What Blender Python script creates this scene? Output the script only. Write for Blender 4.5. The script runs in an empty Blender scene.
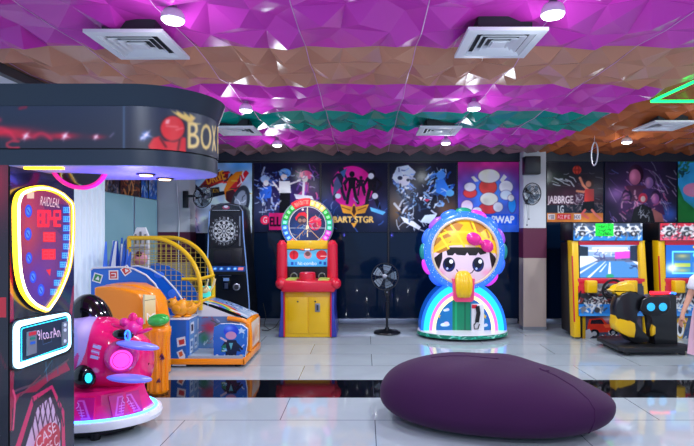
import bpy, bmesh, math, random
import numpy as np
from mathutils import Vector, Matrix
random.seed(7)
rng = np.random.default_rng(7)
SC = bpy.context.scene
COL = SC.collection
PI = math.pi
F, CX, CY, EYE = 505.0, 365.0, 234.0, 1.5     # focal length in pixels, principal point, camera height

def W(px, py, Y):
    return Vector(((px-CX)*Y/F, Y, EYE-(py-CY)*Y/F))
def SX(px, Y): return (px-CX)*Y/F
def SZ(py, Y): return EYE-(py-CY)*Y/F

def lin(c):
    c = np.asarray(c, dtype=float)/255.0
    return np.where(c <= 0.04045, c/12.92, ((c+0.055)/1.055)**2.4)
def rgba(c):
    l = lin(c); return (float(l[0]), float(l[1]), float(l[2]), 1.0)

# ------------------------------------------------------------------ materials
MATS = {}
def mat(name, c, rough=0.5, metal=0.0, coat=0.0, emit=0.0, ec=None, noise=0.0, nscale=6.0, bump=0.0, bscale=80.0, sheen=0.0, spec=0.5):
    m = bpy.data.materials.new(name); m.use_nodes = True
    nt = m.node_tree; b = nt.nodes['Principled BSDF']
    b.inputs['Base Color'].default_value = rgba(c)
    b.inputs['Roughness'].default_value = rough
    b.inputs['Metallic'].default_value = metal
    b.inputs['Coat Weight'].default_value = coat
    b.inputs['Coat Roughness'].default_value = 0.08
    b.inputs['Specular IOR Level'].default_value = spec
    if sheen:
        b.inputs['Sheen Weight'].default_value = sheen
        b.inputs['Sheen Roughness'].default_value = 0.4
    if emit:
        b.inputs['Emission Color'].default_value = rgba(ec or c)
        b.inputs['Emission Strength'].default_value = emit
    if noise or bump:
        tc = nt.nodes.new('ShaderNodeTexCoord')
    if noise:
        nz = nt.nodes.new('ShaderNodeTexNoise'); nz.inputs['Scale'].default_value = nscale; nz.inputs['Detail'].default_value = 4
        nt.links.new(tc.outputs['Object'], nz.inputs['Vector'])
        hs = nt.nodes.new('ShaderNodeHueSaturation'); hs.inputs['Color'].default_value = rgba(c)
        mr = nt.nodes.new('ShaderNodeMapRange'); mr.inputs['To Min'].default_value = 1-noise; mr.inputs['To Max'].default_value = 1+noise
        nt.links.new(nz.outputs['Fac'], mr.inputs['Value']); nt.links.new(mr.outputs[0], hs.inputs['Value'])
        nt.links.new(hs.outputs[0], b.inputs['Base Color'])
    if bump:
        nb = nt.nodes.new('ShaderNodeTexNoise'); nb.inputs['Scale'].default_value = bscale; nb.inputs['Detail'].default_value = 3
        nt.links.new(tc.outputs['Object'], nb.inputs['Vector'])
        bp = nt.nodes.new('ShaderNodeBump'); bp.inputs['Strength'].default_value = bump; bp.inputs['Distance'].default_value = 0.01
        nt.links.new(nb.outputs['Fac'], bp.inputs['Height']); nt.links.new(bp.outputs[0], b.inputs['Normal'])
    MATS[name] = m
    return m

def print_mat(name, rough=0.35, emit=0.0, coat=0.0, base=1.0, spec=0.5):
    m = bpy.data.materials.new(name); m.use_nodes = True
    nt = m.node_tree; b = nt.nodes['Principled BSDF']
    a = nt.nodes.new('ShaderNodeAttribute'); a.attribute_name = 'Col'
    if base > 0: nt.links.new(a.outputs['Color'], b.inputs['Base Color'])
    else: b.inputs['Base Color'].default_value = (0.01, 0.01, 0.012, 1)
    b.inputs['Roughness'].default_value = rough
    b.inputs['Coat Weight'].default_value = coat
    b.inputs['Specular IOR Level'].default_value = spec
    if emit:
        nt.links.new(a.outputs['Color'], b.inputs['Emission Color'])
        b.inputs['Emission Strength'].default_value = emit
    MATS[name] = m
    return m

# ------------------------------------------------------------------ objects
ORG = {}
def link(o): COL.objects.link(o); return o
def tag(o, label=None, cat=None, group=None, kind=None):
    if label: o['label'] = label
    if cat: o['category'] = cat
    if group: o['group'] = group
    if kind: o['kind'] = kind
    return o
def thing(name, label, cat, loc, group=None):
    o = bpy.data.objects.new(name, None); o.empty_display_size = 0.1
    link(o); o.location = loc; ORG[o.name] = Vector(loc)
    return tag(o, label, cat, group)
def attach(o, parent, loc=None):
    """parent o (mesh given in world coordinates) and make its vertices local"""
    if parent is not None:
        org = ORG[parent.name]; o.parent = parent
    else:
        org = Vector(loc) if loc is not None else Vector((0,0,0)); o.location = org
    if org.length > 0: o.data.transform(Matrix.Translation(-org))
    ORG[o.name] = org
    return o
def kids(o): return [c for c in bpy.data.objects if c.parent == o]
def copy_tree(o, parent=None):
    c = o.copy(); link(c); c.parent = parent
    ORG[c.name] = ORG[o.name]
    for ch in list(o.children): copy_tree(ch, c)
    return c

class B:
    """collects shapes and links them as ONE mesh object"""
    def __init__(s): s.bm = bmesh.new(); s.mats = []
    def mi(s, m):
        if m not in s.mats: s.mats.append(m)
        return s.mats.index(m)
    def merge(s, t, m, M=None):
        if M is not None: bmesh.ops.transform(t, matrix=M, verts=t.verts)
        bmesh.ops.recalc_face_normals(t, faces=t.faces)
        k = s.mi(m); vm = {}
        for v in t.verts: vm[v] = s.bm.verts.new(v.co)
        for f in t.faces:
            try: nf = s.bm.faces.new([vm[v] for v in f.verts]); nf.material_index = k
            except ValueError: pass
        t.free(); return s
    def box(s, lo, hi, m, bev=0.0, M=None, seg=2):
        lo, hi = Vector(lo), Vector(hi)
        t = bmesh.new(); bmesh.ops.create_cube(t, size=1.0)
        d = hi-lo
        bmesh.ops.transform(t, matrix=Matrix.Translation((lo+hi)/2) @ Matrix.Diagonal((abs(d.x), abs(d.y), abs(d.z), 1)), verts=t.verts)
        if bev: bmesh.ops.bevel(t, geom=list(t.edges), offset=bev, segments=seg, affect='EDGES', profile=0.5)
        return s.merge(t, m, M)
    def cyl(s, p0, p1, r0, m, r1=None, seg=20, bev=0.0):
        p0, p1 = Vector(p0), Vector(p1); r1 = r0 if r1 is None else r1
        t = bmesh.new(); d = p1-p0
        bmesh.ops.create_cone(t, cap_ends=True, cap_tris=False, segments=seg, radius1=r0, radius2=r1, depth=d.length)
        if bev:
            es = [e for e in t.edges if len(e.link_faces) == 2 and any(len(f.verts) > 4 for f in e.link_faces)]
            bmesh.ops.bevel(t, geom=es, offset=bev, segments=2, affect='EDGES', profile=0.5)
        q = Vector((0,0,1)).rotation_difference(d.normalized()).to_matrix().to_4x4()
        return s.merge(t, m, Matrix.Translation((p0+p1)/2) @ q)
    def ell(s, c, r, m, M=None, u=24, v=14):
        t = bmesh.new(); bmesh.ops.create_uvsphere(t, u_segments=u, v_segments=v, radius=1.0)
        if not hasattr(r, '__len__'): r = (r, r, r)
        X = Matrix.Translation(Vector(c)) @ (M.to_4x4() if M is not None else Matrix.Identity(4)) @ Matrix.Diagonal((r[0], r[1], r[2], 1))
        return s.merge(t, m, X)
    def tube(s, pts, r, m, closed=False, seg=8):
        pts = [Vector(p) for p in pts]; n = len(pts)
        rr = r if hasattr(r, '__len__') else [r]*n
        t = bmesh.new(); rings = []; up = None
        for i, p in enumerate(pts):
            if closed: d = pts[(i+1) % n]-pts[i-1]
            else: d = pts[min(i+1, n-1)]-pts[max(i-1, 0)]
            d.normalize()
            if up is None:
                up = d.orthogonal().normalized()
            up = (up-d*up.dot(d)); up = up.normalized() if up.length > 1e-6 else d.orthogonal().normalized()
            sd = d.cross(up)
            rings.append([t.verts.new(p+rr[i]*(math.cos(2*PI*k/seg)*up+math.sin(2*PI*k/seg)*sd)) for k in range(seg)])
        for i in range(n if closed else n-1):
            a, b = rings[i], rings[(i+1) % n]
            off = 0
            if closed and i == n-1:
                off = min(range(seg), key=lambda o: (a[0].co-b[o].co).length)
            for k in range(seg):
                t.faces.new((a[k], a[(k+1) % seg], b[(k+1+off) % seg], b[(k+off) % seg]))
        if not closed:
            t.faces.new(rings[0]); t.faces.new(rings[-1][::-1])
        return s.merge(t, m)
    def lathe(s, prof, m, c=(0,0,0), axis=(0,0,1), seg=32, sx=1.0, sy=1.0, M=None):
        t = bmesh.new(); rings = []
        for r, z in prof:
            if r < 1e-5: rings.append([t.verts.new((0,0,z))])
            else: rings.append([t.verts.new((r*sx*math.cos(2*PI*k/seg), r*sy*math.sin(2*PI*k/seg), z)) for k in range(seg)])
        for a, b in zip(rings, rings[1:]):
            for k in range(seg):
                k2 = (k+1) % seg
                if len(a) == 1 and len(b) == 1: continue
                if len(a) == 1: t.faces.new((a[0], b[k2], b[k]))
                elif len(b) == 1: t.faces.new((a[k], a[k2], b[0]))
                else: t.faces.new((a[k], a[k2], b[k2], b[k]))
        q = Vector((0,0,1)).rotation_difference(Vector(axis).normalized()).to_matrix().to_4x4()
        return s.merge(t, m, Matrix.Translation(Vector(c)) @ q @ (M if M is not None else Matrix.Identity(4)))
    def prism(s, pts, dv, m, bev=0.0, seg=2):
        """polygon of 3-D points extruded along dv"""
        t = bmesh.new(); dv = Vector(dv)
        a = [t.verts.new(Vector(p)) for p in pts]; b = [t.verts.new(Vector(p)+dv) for p in pts]
        fa = t.faces.new(a); fb = t.faces.new(b[::-1]); n = len(a)
        for i in range(n): t.faces.new((a[i], b[i], b[(i+1) % n], a[(i+1) % n]))
        if bev:
            es = list(set(list(fa.edges)+list(fb.edges)))
            bmesh.ops.bevel(t, geom=es, offset=bev, segments=seg, affect='EDGES', profile=0.5)
        return s.merge(t, m)
    def mesh(s, verts, faces, m):
        t = bmesh.new(); vs = [t.verts.new(v) for v in verts]
        for f in faces: t.faces.new([vs[i] for i in f])
        return s.merge(t, m)
    def build(s, name, parent=None, loc=None, ang=0.6, smooth=True):
        me = bpy.data.meshes.new(name); s.bm.normal_update(); s.bm.to_mesh(me); s.bm.free()
        for m in s.mats: me.materials.append(MATS[m])
        if smooth:
            me.polygons.foreach_set('use_smooth', [True]*len(me.polygons))
            me.set_sharp_from_angle(angle=ang)
        o = link(bpy.data.objects.new(name, me))
        return attach(o, parent, loc)

# ------------------------------------------------------------------ artwork printed on surfaces
_fontcache = {}
def text_tris(s):
    if s in _fontcache: return _fontcache[s]
    cu = bpy.data.curves.new('lettering', 'FONT'); cu.body = s; cu.resolution_u = 3
    o = bpy.data.objects.new('lettering', cu); link(o)
    dg = bpy.context.evaluated_depsgraph_get(); dg.update()
    me = bpy.data.meshes.new_from_object(o.evaluated_get(dg))
    me.calc_loop_triangles()
    v = np.array([x.co[:2] for x in me.vertices]); f = np.array([x.vertices[:] for x in me.loop_triangles])
    bpy.data.objects.remove(o); bpy.data.curves.remove(cu); bpy.data.meshes.remove(me)
    v = v-v.min(0); 
    _fontcache[s] = (v, f)
    return v, f

class Cv:
    """small colour canvas; coordinates run right and down from (x0,y0) to (x1,y1)"""
    def __init__(s, x0, y0, x1, y1, k, bg=(0,0,0), T=None):
        s.x0, s.y0, s.x1, s.y1, s.k, s.T = x0, y0, x1, y1, k, T
        s.w = max(2, int(round((x1-x0)*k))); s.h = max(2, int(round((y1-y0)*k)))
        s.kx, s.ky = s.w/(x1-x0), s.h/(y1-y0)
        s.a = np.zeros((s.h, s.w, 3)); s.a[:] = bg
        s.X, s.Y = np.meshgrid(x0+(np.arange(s.w)+.5)/s.kx, y0+(np.arange(s.h)+.5)/s.ky)
    def t(s, p): return s.T(*p) if s.T else p
    def mix(s, al, c):
        al = np.clip(al, 0, 1)[..., None]; s.a = s.a*(1-al)+np.asarray(c, float)*al; return s
    def grad(s, c0, c1, horiz=False):
        f = ((s.X-s.x0)/(s.x1-s.x0)) if horiz else ((s.Y-s.y0)/(s.y1-s.y0))
        s.a = np.asarray(c0, float)*(1-f[..., None])+np.asarray(c1, float)*f[..., None]; return s
    def blob(s, x, y, rx, ry, c, al=1.0, ang=0.0, p=1.0):
        x, y = s.t((x, y)); ca, sa = math.cos(ang), math.sin(ang)
        dx, dy = s.X-x, s.Y-y
        q = ((dx*ca+dy*sa)/rx)**2+((-dx*sa+dy*ca)/ry)**2
        return s.mix(al*np.exp(-q**p), c)
    def ell(s, x, y, rx, ry, c, ang=0.0, al=1.0):
        x, y = s.t((x, y)); ca, sa = math.cos(ang), math.sin(ang)
        dx, dy = s.X-x, s.Y-y
        q = np.sqrt(((dx*ca+dy*sa)/rx)**2+((-dx*sa+dy*ca)/ry)**2)
        return s.mix(al*np.clip((1-q)*min(rx, ry)*min(s.kx, s.ky)+.5, 0, 1), c)
    def ring(s, x, y, rx, ry, w, c, al=1.0):
        x, y = s.t((x, y))
        q = np.sqrt(((s.X-x)/rx)**2+((s.Y-y)/ry)**2)
        d = np.abs(q-1)*min(rx, ry)
        return s.mix(al*np.clip((w/2-d)*s.kx+.5, 0, 1), c)
    def line(s, pts, w, c, al=1.0):
        pts = [s.t(p) for p in pts]; D = np.full(s.X.shape, 1e9)
        for (ax, ay), (bx, by) in zip(pts, pts[1:]):
            L = (bx-ax)**2+(by-ay)**2+1e-12
            f = np.clip(((s.X-ax)*(bx-ax)+(s.Y-ay)*(by-ay))/L, 0, 1)
            D = np.minimum(D, np.hypot(s.X-ax-f*(bx-ax), s.Y-ay-f*(by-ay)))
        return s.mix(al*np.clip((w/2-D)*s.kx+.5, 0, 1), c)
    def inpoly(s, pts):
        acc = np.zeros(s.X.shape)
        for ox, oy in ((-.25,-.25),(.25,-.25),(-.25,.25),(.25,.25)):
            X, Y = s.X+ox/s.kx, s.Y+oy/s.ky
            ins = np.zeros(X.shape, bool); n = len(pts)
            for i in range(n):
                (x1, y1), (x2, y2) = pts[i], pts[(i+1) % n]
                if y1 == y2: continue
                cnd = ((y1 > Y) != (y2 > Y)) & (X < (x2-x1)*(Y-y1)/(y2-y1)+x1)
                ins ^= cnd
            acc += ins
        return acc/4
    def poly(s, pts, c, al=1.0):
        return s.mix(al*s.inpoly([s.t(p) for p in pts]), c)
    def rect(s, x0, y0, x1, y1, c, al=1.0): return s.poly([(x0,y0),(x1,y0),(x1,y1),(x0,y1)], c, al)
    def text(s, txt, x0, y0, x1, y1, c, al=1.0, ang=0.0, fat=0.0):
        """fit txt into the box x0,y0 (top left) .. x1,y1, turned by ang about its middle"""
        if fat:
            for ox_, oy_ in ((-fat,0),(fat,0),(0,-fat),(0,fat)): s.text(txt, x0+ox_, y0+oy_, x1+ox_, y1+oy_, c, al, ang)
        v, f = text_tris(txt); mx = v.max(0)
        u = v/mx; mxx, myy = (x0+x1)/2, (y0+y1)/2; ca, sa = math.cos(ang), math.sin(ang)
        P = []
        for a, b in u:
            x, y = x0+a*(x1-x0), y1-b*(y1-y0)
            x, y = mxx+(x-mxx)*ca-(y-myy)*sa, myy+(x-mxx)*sa+(y-myy)*ca
            P.append(s.t((x, y)))
        P = np.array(P); acc = np.zeros(s.X.shape)
        for ox, oy in ((-.25,-.25),(.25,-.25),(-.25,.25),(.25,.25)):
            cov = np.zeros(s.X.shape, bool)
            for tr in f:
                p = P[tr]
                i0 = max(0, int((p[:,0].min()-s.x0)*s.kx)-1); i1 = min(s.w, int((p[:,0].max()-s.x0)*s.kx)+2)
                j0 = max(0, int((p[:,1].min()-s.y0)*s.ky)-1); j1 = min(s.h, int((p[:,1].max()-s.y0)*s.ky)+2)
                if i1 <= i0 or j1 <= j0: continue
                X = s.X[j0:j1, i0:i1]+ox/s.kx; Y = s.Y[j0:j1, i0:i1]+oy/s.ky
                e = []
                for k in range(3):
                    (ax, ay), (bx, by) = p[k], p[(k+1) % 3]
                    e.append((bx-ax)*(Y-ay)-(by-ay)*(X-ax))
                cov[j0:j1, i0:i1] |= ((e[0] >= 0) & (e[1] >= 0) & (e[2] >= 0)) | ((e[0] <= 0) & (e[1] <= 0) & (e[2] <= 0))
            acc += cov
        return s.mix(al*acc/4, c)
    def noise(s, amt, n=8, seed=1):
        r = np.random.default_rng(seed); g = r.random((n+1, n+1))
        u = (s.X-s.x0)/(s.x1-s.x0)*n*.999; v = (s.Y-s.y0)/(s.y1-s.y0)*n*.999
        i, j = u.astype(int), v.astype(int); fu, fv = u-i, v-j; fu = fu*fu*(3-2*fu); fv = fv*fv*(3-2*fv)
        z = (g[j,i]*(1-fu)+g[j,i+1]*fu)*(1-fv)+(g[j+1,i]*(1-fu)+g[j+1,i+1]*fu)*fv
        s.a = np.clip(s.a*(1+amt*(2*z-1))[..., None], 0, 255); return s
    def streaks(s, n, cols, box, lmin, lmax, w, al=.7, seed=3, ang=None, spread=.5):
        r = random.Random(seed); x0, y0, x1, y1 = box
        for i in range(n):
            x, y = r.uniform(x0, x1), r.uniform(y0, y1)
            a = r.uniform(0, 2*PI) if ang is None else ang+r.uniform(-spread, spread); L = r.uniform(lmin, lmax)
            b = a+r.uniform(-.7, .7)
            p = [(x, y), (x+L*.5*math.cos(a), y+L*.5*math.sin(a)), (x+L*.5*math.cos(a)+L*.5*math.cos(b), y+L*.5*math.sin(a)+L*.5*math.sin(b))]
            s.line(p, w*r.uniform(.6, 1.5), cols[r.randrange(len(cols))], al)
        return s
    def blur(s, r):
        n = max(1, int(round(r*s.kx*2.5))); k = np.exp(-.5*(np.arange(-n, n+1)/(r*s.kx))**2); k /= k.sum()
        for ax in (0, 1):
            p = np.pad(s.a, [(n, n) if i == ax else (0, 0) for i in range(3)], mode='edge'); o = np.zeros_like(s.a); L = s.a.shape[ax]
            for i, w_ in enumerate(k): o += w_*(p[i:i+L] if ax == 0 else p[:, i:i+L])
            s.a = o
        return s
    def colors(s):
        return lin(np.clip(s.a, 0, 255))

def printed(name, cv, fn, m, parent=None, loc=None, thick=0.0, back='black', label=None, mask=None, closed_back=True):
    """grid that carries a canvas as its colour; fn(u,v) with u right and v up, both 0..1, gives the point.  thick > 0 adds a body behind it"""
    nx, ny = cv.w, cv.h
    U = np.linspace(0, 1, nx+1); V = np.linspace(0, 1, ny+1)
    pts = np.array([fn(u, v)[:] for v in V for u in U], dtype=float)
    I, J = np.meshgrid(np.arange(nx), np.arange(ny)); a = (J*(nx+1)+I).ravel()
    quads = np.stack([a, a+1, a+nx+2, a+nx+1], 1)
    col = cv.colors()[::-1].reshape(-1, 3)
    if mask is not None:
        keep = mask[::-1].ravel(); quads = quads[keep]; col = col[keep]
    nq = len(quads)
    faces = quads.tolist(); verts = pts.tolist()
    if thick:
        p00, p10, p01, p11 = [Vector(pts[i]) for i in (0, nx, ny*(nx+1), ny*(nx+1)+nx)]
        n = (p10-p00).cross(p01-p00).normalized()*thick
        k = len(verts)
        e = 0.0002*n.normalized()
        ring = [p00-e, p10-e, p11-e, p01-e]
        verts += [list(p) for p in ring]+[list(p-n) for p in ring]
        faces += [[k+4, k+7, k+6, k+5], [k, k+4, k+5, k+1], [k+1, k+5, k+6, k+2], [k+2, k+6, k+7, k+3], [k+3, k+7, k+4, k]]
    me = bpy.data.meshes.new(name); me.from_pydata(verts, [], faces)
    me.materials.append(MATS[m]); me.materials.append(MATS[back])
    at = me.color_attributes.new('Col', 'FLOAT_COLOR', 'CORNER')
    nl = len(me.loops); c = np.zeros((nl, 4), dtype=np.float32); c[:, 3] = 1
    c[:nq*4, :3] = np.repeat(col, 4, axis=0)
    at.data.foreach_set('color', c.ravel())
    mi = np.zeros(len(me.polygons), dtype=np.int32); mi[nq:] = 1
    me.polygons.foreach_set('material_index', mi)
    sm = np.ones(len(me.polygons), dtype=bool); sm[nq:] = False
    me.polygons.foreach_set('use_smooth', sm)
    me.update()
    o = link(bpy.data.objects.new(name, me))
    attach(o, parent, loc)
    if label: o['label'] = label
    return o
def flat(O, U, V):
    O, U, V = Vector(O), Vector(U), Vector(V)
    return lambda u, v: O+U*u+V*v
def front(x0, y0, x1, y1, Y):
    """upright rectangle facing the camera side whose corners are these photo pixels at depth Y"""
    O = W(x0, y1, Y); return flat(O, W(x1, y1, Y)-O, W(x0, y0, Y)-O)
# ------------------------------------------------------------------ materials used everywhere
mat('black', (14,16,22), .35); mat('black_gloss', (10,11,16), .12, coat=.4); mat('dark_grey', (40,44,52), .45)
mat('white', (225,228,235), .4); mat('white_gloss', (232,232,238), .2); mat('steel', (150,155,165), .3, metal=.9)
mat('grey', (120,125,132), .5); mat('yellow', (240,190,10), .3, coat=.2); mat('red', (214,22,52), .3, coat=.3)
mat('navy', (14,26,52), .3); mat('blue', (25,95,200), .35, coat=.2); mat('orange', (255,146,0), .3, coat=.3)
mat('maroon', (92,24,58), .5); mat('wall_paint', (205,208,212), .6, noise=.03)
mat('dark_glass', (7,26,50), .06, spec=.25); mat('header_paint', (26,34,52), .45)
mat('alu', (150,158,172), .28, metal=.85)
mat('magenta_plastic', (240,24,118), .22, coat=.5); mat('hot_pink', (240,40,150), .25, coat=.3)
mat('green_plastic', (60,190,80), .3, coat=.3); mat('teal', (10,130,110), .35, coat=.2)
mat('lilac', (150,150,240), .3, coat=.2); mat('sky', (70,130,245), .3, coat=.2)
mat('cream', (240,225,170), .4); mat('skin', (205,150,120), .5); mat('hair', (22,16,16), .45)
mat('beanbag', (54,18,60), .8, noise=.12, nscale=3, bump=.12, bscale=260, sheen=.06, spec=.2)
mat('led_white', (240,250,255), emit=5.0, ec=(235,245,255)); mat('led_yellow', (255,210,40), emit=3.2, ec=(255,190,20))
mat('led_ice', (200,240,255), emit=1.98, ec=(170,225,255)); mat('led_cyan', (60,220,255), emit=1.55, ec=(30,200,255))
mat('led_blue', (40,90,255), emit=1.61, ec=(40,110,255)); mat('led_pink', (255,70,200), emit=0.93, ec=(255,60,190))
mat('led_green', (30,255,120), emit=2.2, ec=(10,240,90)); mat('led_warm', (255,200,140), emit=2.5, ec=(255,205,140))
mat('led_red', (255,40,50), emit=2.0, ec=(255,20,40)); mat('led_magenta', (200,30,130), emit=.4, ec=(230,20,140))
mat('lamp_glow', (255,255,255), emit=4, ec=(240,248,255))
print_mat('print', .4); print_mat('print_gloss', .18, coat=.3); print_mat('poster_print', .16, spec=.22)
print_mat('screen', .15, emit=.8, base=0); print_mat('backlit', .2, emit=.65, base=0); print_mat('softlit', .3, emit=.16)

mat('frosted_glass', (118,150,164), .18, noise=.18, nscale=1.3, coat=.3, emit=.13, ec=(120,180,200)); mat('panel_glow', (225,230,236), .5, emit=.16, ec=(190,220,245))  # low emission added to brighten glass and panel as if daylit
mat('pillar_beige', (178,160,148), .55, noise=.04); mat('ceiling_seam', (225,170,220), .25); mat('rim_grey', (120,124,140), .3)
# ------------------------------------------------------------------ floor
def floor_mat(name, c, c2, joint, rough, vein=.5, msize=.0035):
    m = bpy.data.materials.new(name); m.use_nodes = True; nt = m.node_tree; b = nt.nodes['Principled BSDF']; L = nt.links.new
    tc = nt.nodes.new('ShaderNodeTexCoord'); mp = nt.nodes.new('ShaderNodeMapping'); L(tc.outputs['Object'], mp.inputs[0])
    mp.inputs['Location'].default_value = (.685+15.3+.765, -4.07+11.2, 0)
    br = nt.nodes.new('ShaderNodeTexBrick'); L(mp.outputs[0], br.inputs['Vector'])
    br.offset = .5; br.offset_frequency = 2; br.squash = 1
    br.inputs['Color1'].default_value = rgba(c); br.inputs['Color2'].default_value = rgba(c2); br.inputs['Mortar'].default_value = rgba(joint)
    br.inputs['Scale'].default_value = 1; br.inputs['Brick Width'].default_value = 1.53; br.inputs['Row Height'].default_value = .56
    br.inputs['Mortar Size'].default_value = msize; br.inputs['Mortar Smooth'].default_value = .1
    nz = nt.nodes.new('ShaderNodeTexNoise'); nz.inputs['Scale'].default_value = 1.6; nz.inputs['Detail'].default_value = 6; nz.inputs['Distortion'].default_value = 1.2
    L(tc.outputs['Object'], nz.inputs['Vector'])
    mr = nt.nodes.new('ShaderNodeMapRange'); mr.inputs['From Min'].default_value = .3; mr.inputs['From Max'].default_value = .7
    mr.inputs['To Min'].default_value = 1-vein; mr.inputs['To Max'].default_value = 1+vein; L(nz.outputs['Fac'], mr.inputs['Value'])
    hs = nt.nodes.new('ShaderNodeHueSaturation'); L(br.outputs['Color'], hs.inputs['Color']); L(mr.outputs[0], hs.inputs['Value'])
    L(hs.outputs[0], b.inputs['Base Color']); b.inputs['Roughness'].default_value = rough
    b.inputs['Specular IOR Level'].default_value = .6
    MATS[name] = m
floor_mat('floor_tile', (176,187,193), (168,180,187), (82,88,98), .055, .06)
floor_mat('floor_tile_black', (14,15,20), (10,11,16), (50,54,62), .045, .3)
XL, XR, YB, YN = -3.25, 6.3, 8.15, -1.5
b = B()
for y0, y1, m in ((YN,4.63,'floor_tile'), (4.63,5.19,'floor_tile_black'), (5.19,YB+.15,'floor_tile')):
    b.mesh([(XL-.1,y0,0),(XR+.1,y0,0),(XR+.1,y1,0),(XL-.1,y1,0)], [(0,1,2,3)], m)
bm_floor = b.build('floor', smooth=False); tag(bm_floor, kind='structure')
# body below the floor surface
# ------------------------------------------------------------------ ceiling of coloured faceted panels
def ceil_mat(name, c, c2):
    m = bpy.data.materials.new(name); m.use_nodes = True; nt = m.node_tree; b = nt.nodes['Principled BSDF']; L = nt.links.new
    tc = nt.nodes.new('ShaderNodeTexCoord'); nz = nt.nodes.new('ShaderNodeTexNoise'); nz.inputs['Scale'].default_value = 1.1; L(tc.outputs['Object'], nz.inputs['Vector'])
    mx = nt.nodes.new('ShaderNodeMix'); mx.data_type = 'RGBA'
    mx.inputs[6].default_value = rgba(c); mx.inputs[7].default_value = rgba(c2); L(nz.outputs['Fac'], mx.inputs[0]); L(mx.outputs[2], b.inputs['Base Color'])
    b.inputs['Roughness'].default_value = .20; b.inputs['Metallic'].default_value = .0; b.inputs['Specular IOR Level'].default_value = .22
    b.inputs['Coat Weight'].default_value = 0
    MATS[name] = m
ceil_mat('ceiling_magenta', (212,64,188), (196,52,180)); ceil_mat('ceiling_copper', (206,148,122), (190,132,108))
ceil_mat('ceiling_teal', (0,150,130), (10,130,125)); ceil_mat('ceiling_rust', (190,104,58), (170,92,54)); ceil_mat('ceiling_brown', (160,122,120), (140,104,104))
HC = 2.83
bands = [(YN-.2,.45,'m'), (.45,1.3,'c'), (1.3,2.2,'m'), (2.2,3.57,'m'), (3.57,4.47,'c'), (4.47,5.43,'m'), (5.43,6.3,'t'), (6.3,7.46,'m'), (7.46,YB+.05,'b')]
nm = {'m':'ceiling_magenta','c':'ceiling_copper','t':'ceiling_teal','b':'ceiling_brown','r':'ceiling_rust'}
xs = [-.42-.78*4+.78*i for i in range(0, 14)]
xs = [XL-.05]+[x for x in xs if XL+.2 < x < 2.5]+[2.7]+[2.7+.78*i for i in range(1, 5)]+[XR+.05]
b = B(); r = random.Random(11)
vcache = {}
def cvert(x, y, z):
    k = (round(x, 4), round(y, 4))
    if k not in vcache: vcache[k] = z
    return (x, y, vcache[k])
for (y0, y1, c) in bands:
    for x0, x1 in zip(xs, xs[1:]):
        cc = 'r' if (x0 > 2.6 and y0 > 3.4) else c
        n, mrow = 2 if x1-x0 < .6 else 3, max(2, int(round((y1-y0)/.31)))
        g = {}
        for i in range(n+1):
            for j in range(mrow+1):
                x, y = x0+(x1-x0)*i/n, y0+(y1-y0)*j/mrow
                ei, ej = i in (0, n), j in (0, mrow)
                if not ei: x += r.uniform(-.06, .06)*(0 if ej else 1)
                if not ej: y += r.uniform(-.06, .06)*(0 if ei else 1)
                g[i, j] = cvert(x, y, HC-(0 if (ei and ej) else r.choice((0,.01,.016)) if ej else r.choice((0,.015,.03,.05))))
        V, Fc = [], []
        for i in range(n):
            for j in range(mrow):
                q = [g[i,j], g[i+1,j], g[i+1,j+1], g[i,j+1]]; k = len(V); V += q
                cxm, cym = sum(p[0] for p in q)/4+r.uniform(-.06,.06), sum(p[1] for p in q)/4+r.uniform(-.05,.05)
                V.append((cxm, cym, HC-r.choice((.0,.05,.07,.085,.09))))
                Fc += [(k,k+1,k+4),(k+1,k+2,k+4),(k+2,k+3,k+4),(k+3,k,k+4)]
        b.mesh(V, Fc, nm[cc])
for x0 in xs[1:-1]:
    pl = sorted([(k[1],k[0],z) for k, z in vcache.items() if abs(k[0]-x0) < 1e-3])
    b.tube([(x,y,z-.001) for y,x,z in pl], .0035, 'ceiling_seam', seg=5)
# a slab above the facets
o = b.build('ceiling', smooth=False); tag(o, kind='structure')
for p in o.data.polygons:
    if len(p.vertices) == 3 and p.normal.z > 0: p.flip()
b = B(); b.box((XL-.1,YN-.2,HC+.02),(XR+.1,YB+.2,HC+.12),'dark_grey'); tag(b.build('ceiling_slab'), kind='structure')

# ------------------------------------------------------------------ walls
b = B(); b.box((XL-.1,YB,0),(XR+.1,YB+.1,HC+.1),'navy'); tag(b.build('wall_back'), kind='structure')
b = B(); b.box((XL-.1,4.0,0),(XL,YB,HC+.1),'wall_paint'); tag(b.build('wall_left'), kind='structure')
b = B(); b.box((XR,2,0),(XR+.1,YB,HC+.1),'wall_paint'); tag(b.build('wall_right'), kind='structure')
b = B(); b.box((XL,YB-.06,SZ(160.5,8.1)),(XR,YB,HC),'header_paint'); b.box((XL,YB-.075,SZ(161.5,8.1)),(XR,YB-.0,SZ(160.5,8.1)),'dark_grey'); tag(b.build('trim_header'), kind='structure')
# dark storefront panes
edges = [188, 253, 320.5, 388.5, 457.5, 524]
for i, (a, c) in enumerate(zip(edges, edges[1:])):
    b = B(); b.box((SX(a,8.12)+.012,YB-.03,SZ(321,8.12)),(SX(c,8.12)-.012,YB-.001,SZ(164,8.12)),'dark_glass', bev=.003)
    tag(b.build('window_%d' % (i+1)), kind='structure')
b = B(); b.box((SX(547,8.12),YB-.03,SZ(321,8.12)),(XR,YB-.001,SZ(156,8.12)),'dark_glass'); tag(b.build('window_6'), kind='structure')
for i, x in enumerate(edges[1:-1]):
    b = B(); b.box((SX(x,8.1)-.012,YB-.045,SZ(320,8.1)),(SX(x,8.1)+.012,YB-.001,SZ(165,8.1)),'black'); tag(b.build('trim_mullion_%d' % (i+1)), kind='structure')
b = B(); b.box((XL,YB-.07,.06),(SX(519,8),YB,.145),'alu',bev=.004); b.box((SX(546,8),YB-.07,.06),(XR,YB,.145),'alu',bev=.004)
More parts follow.
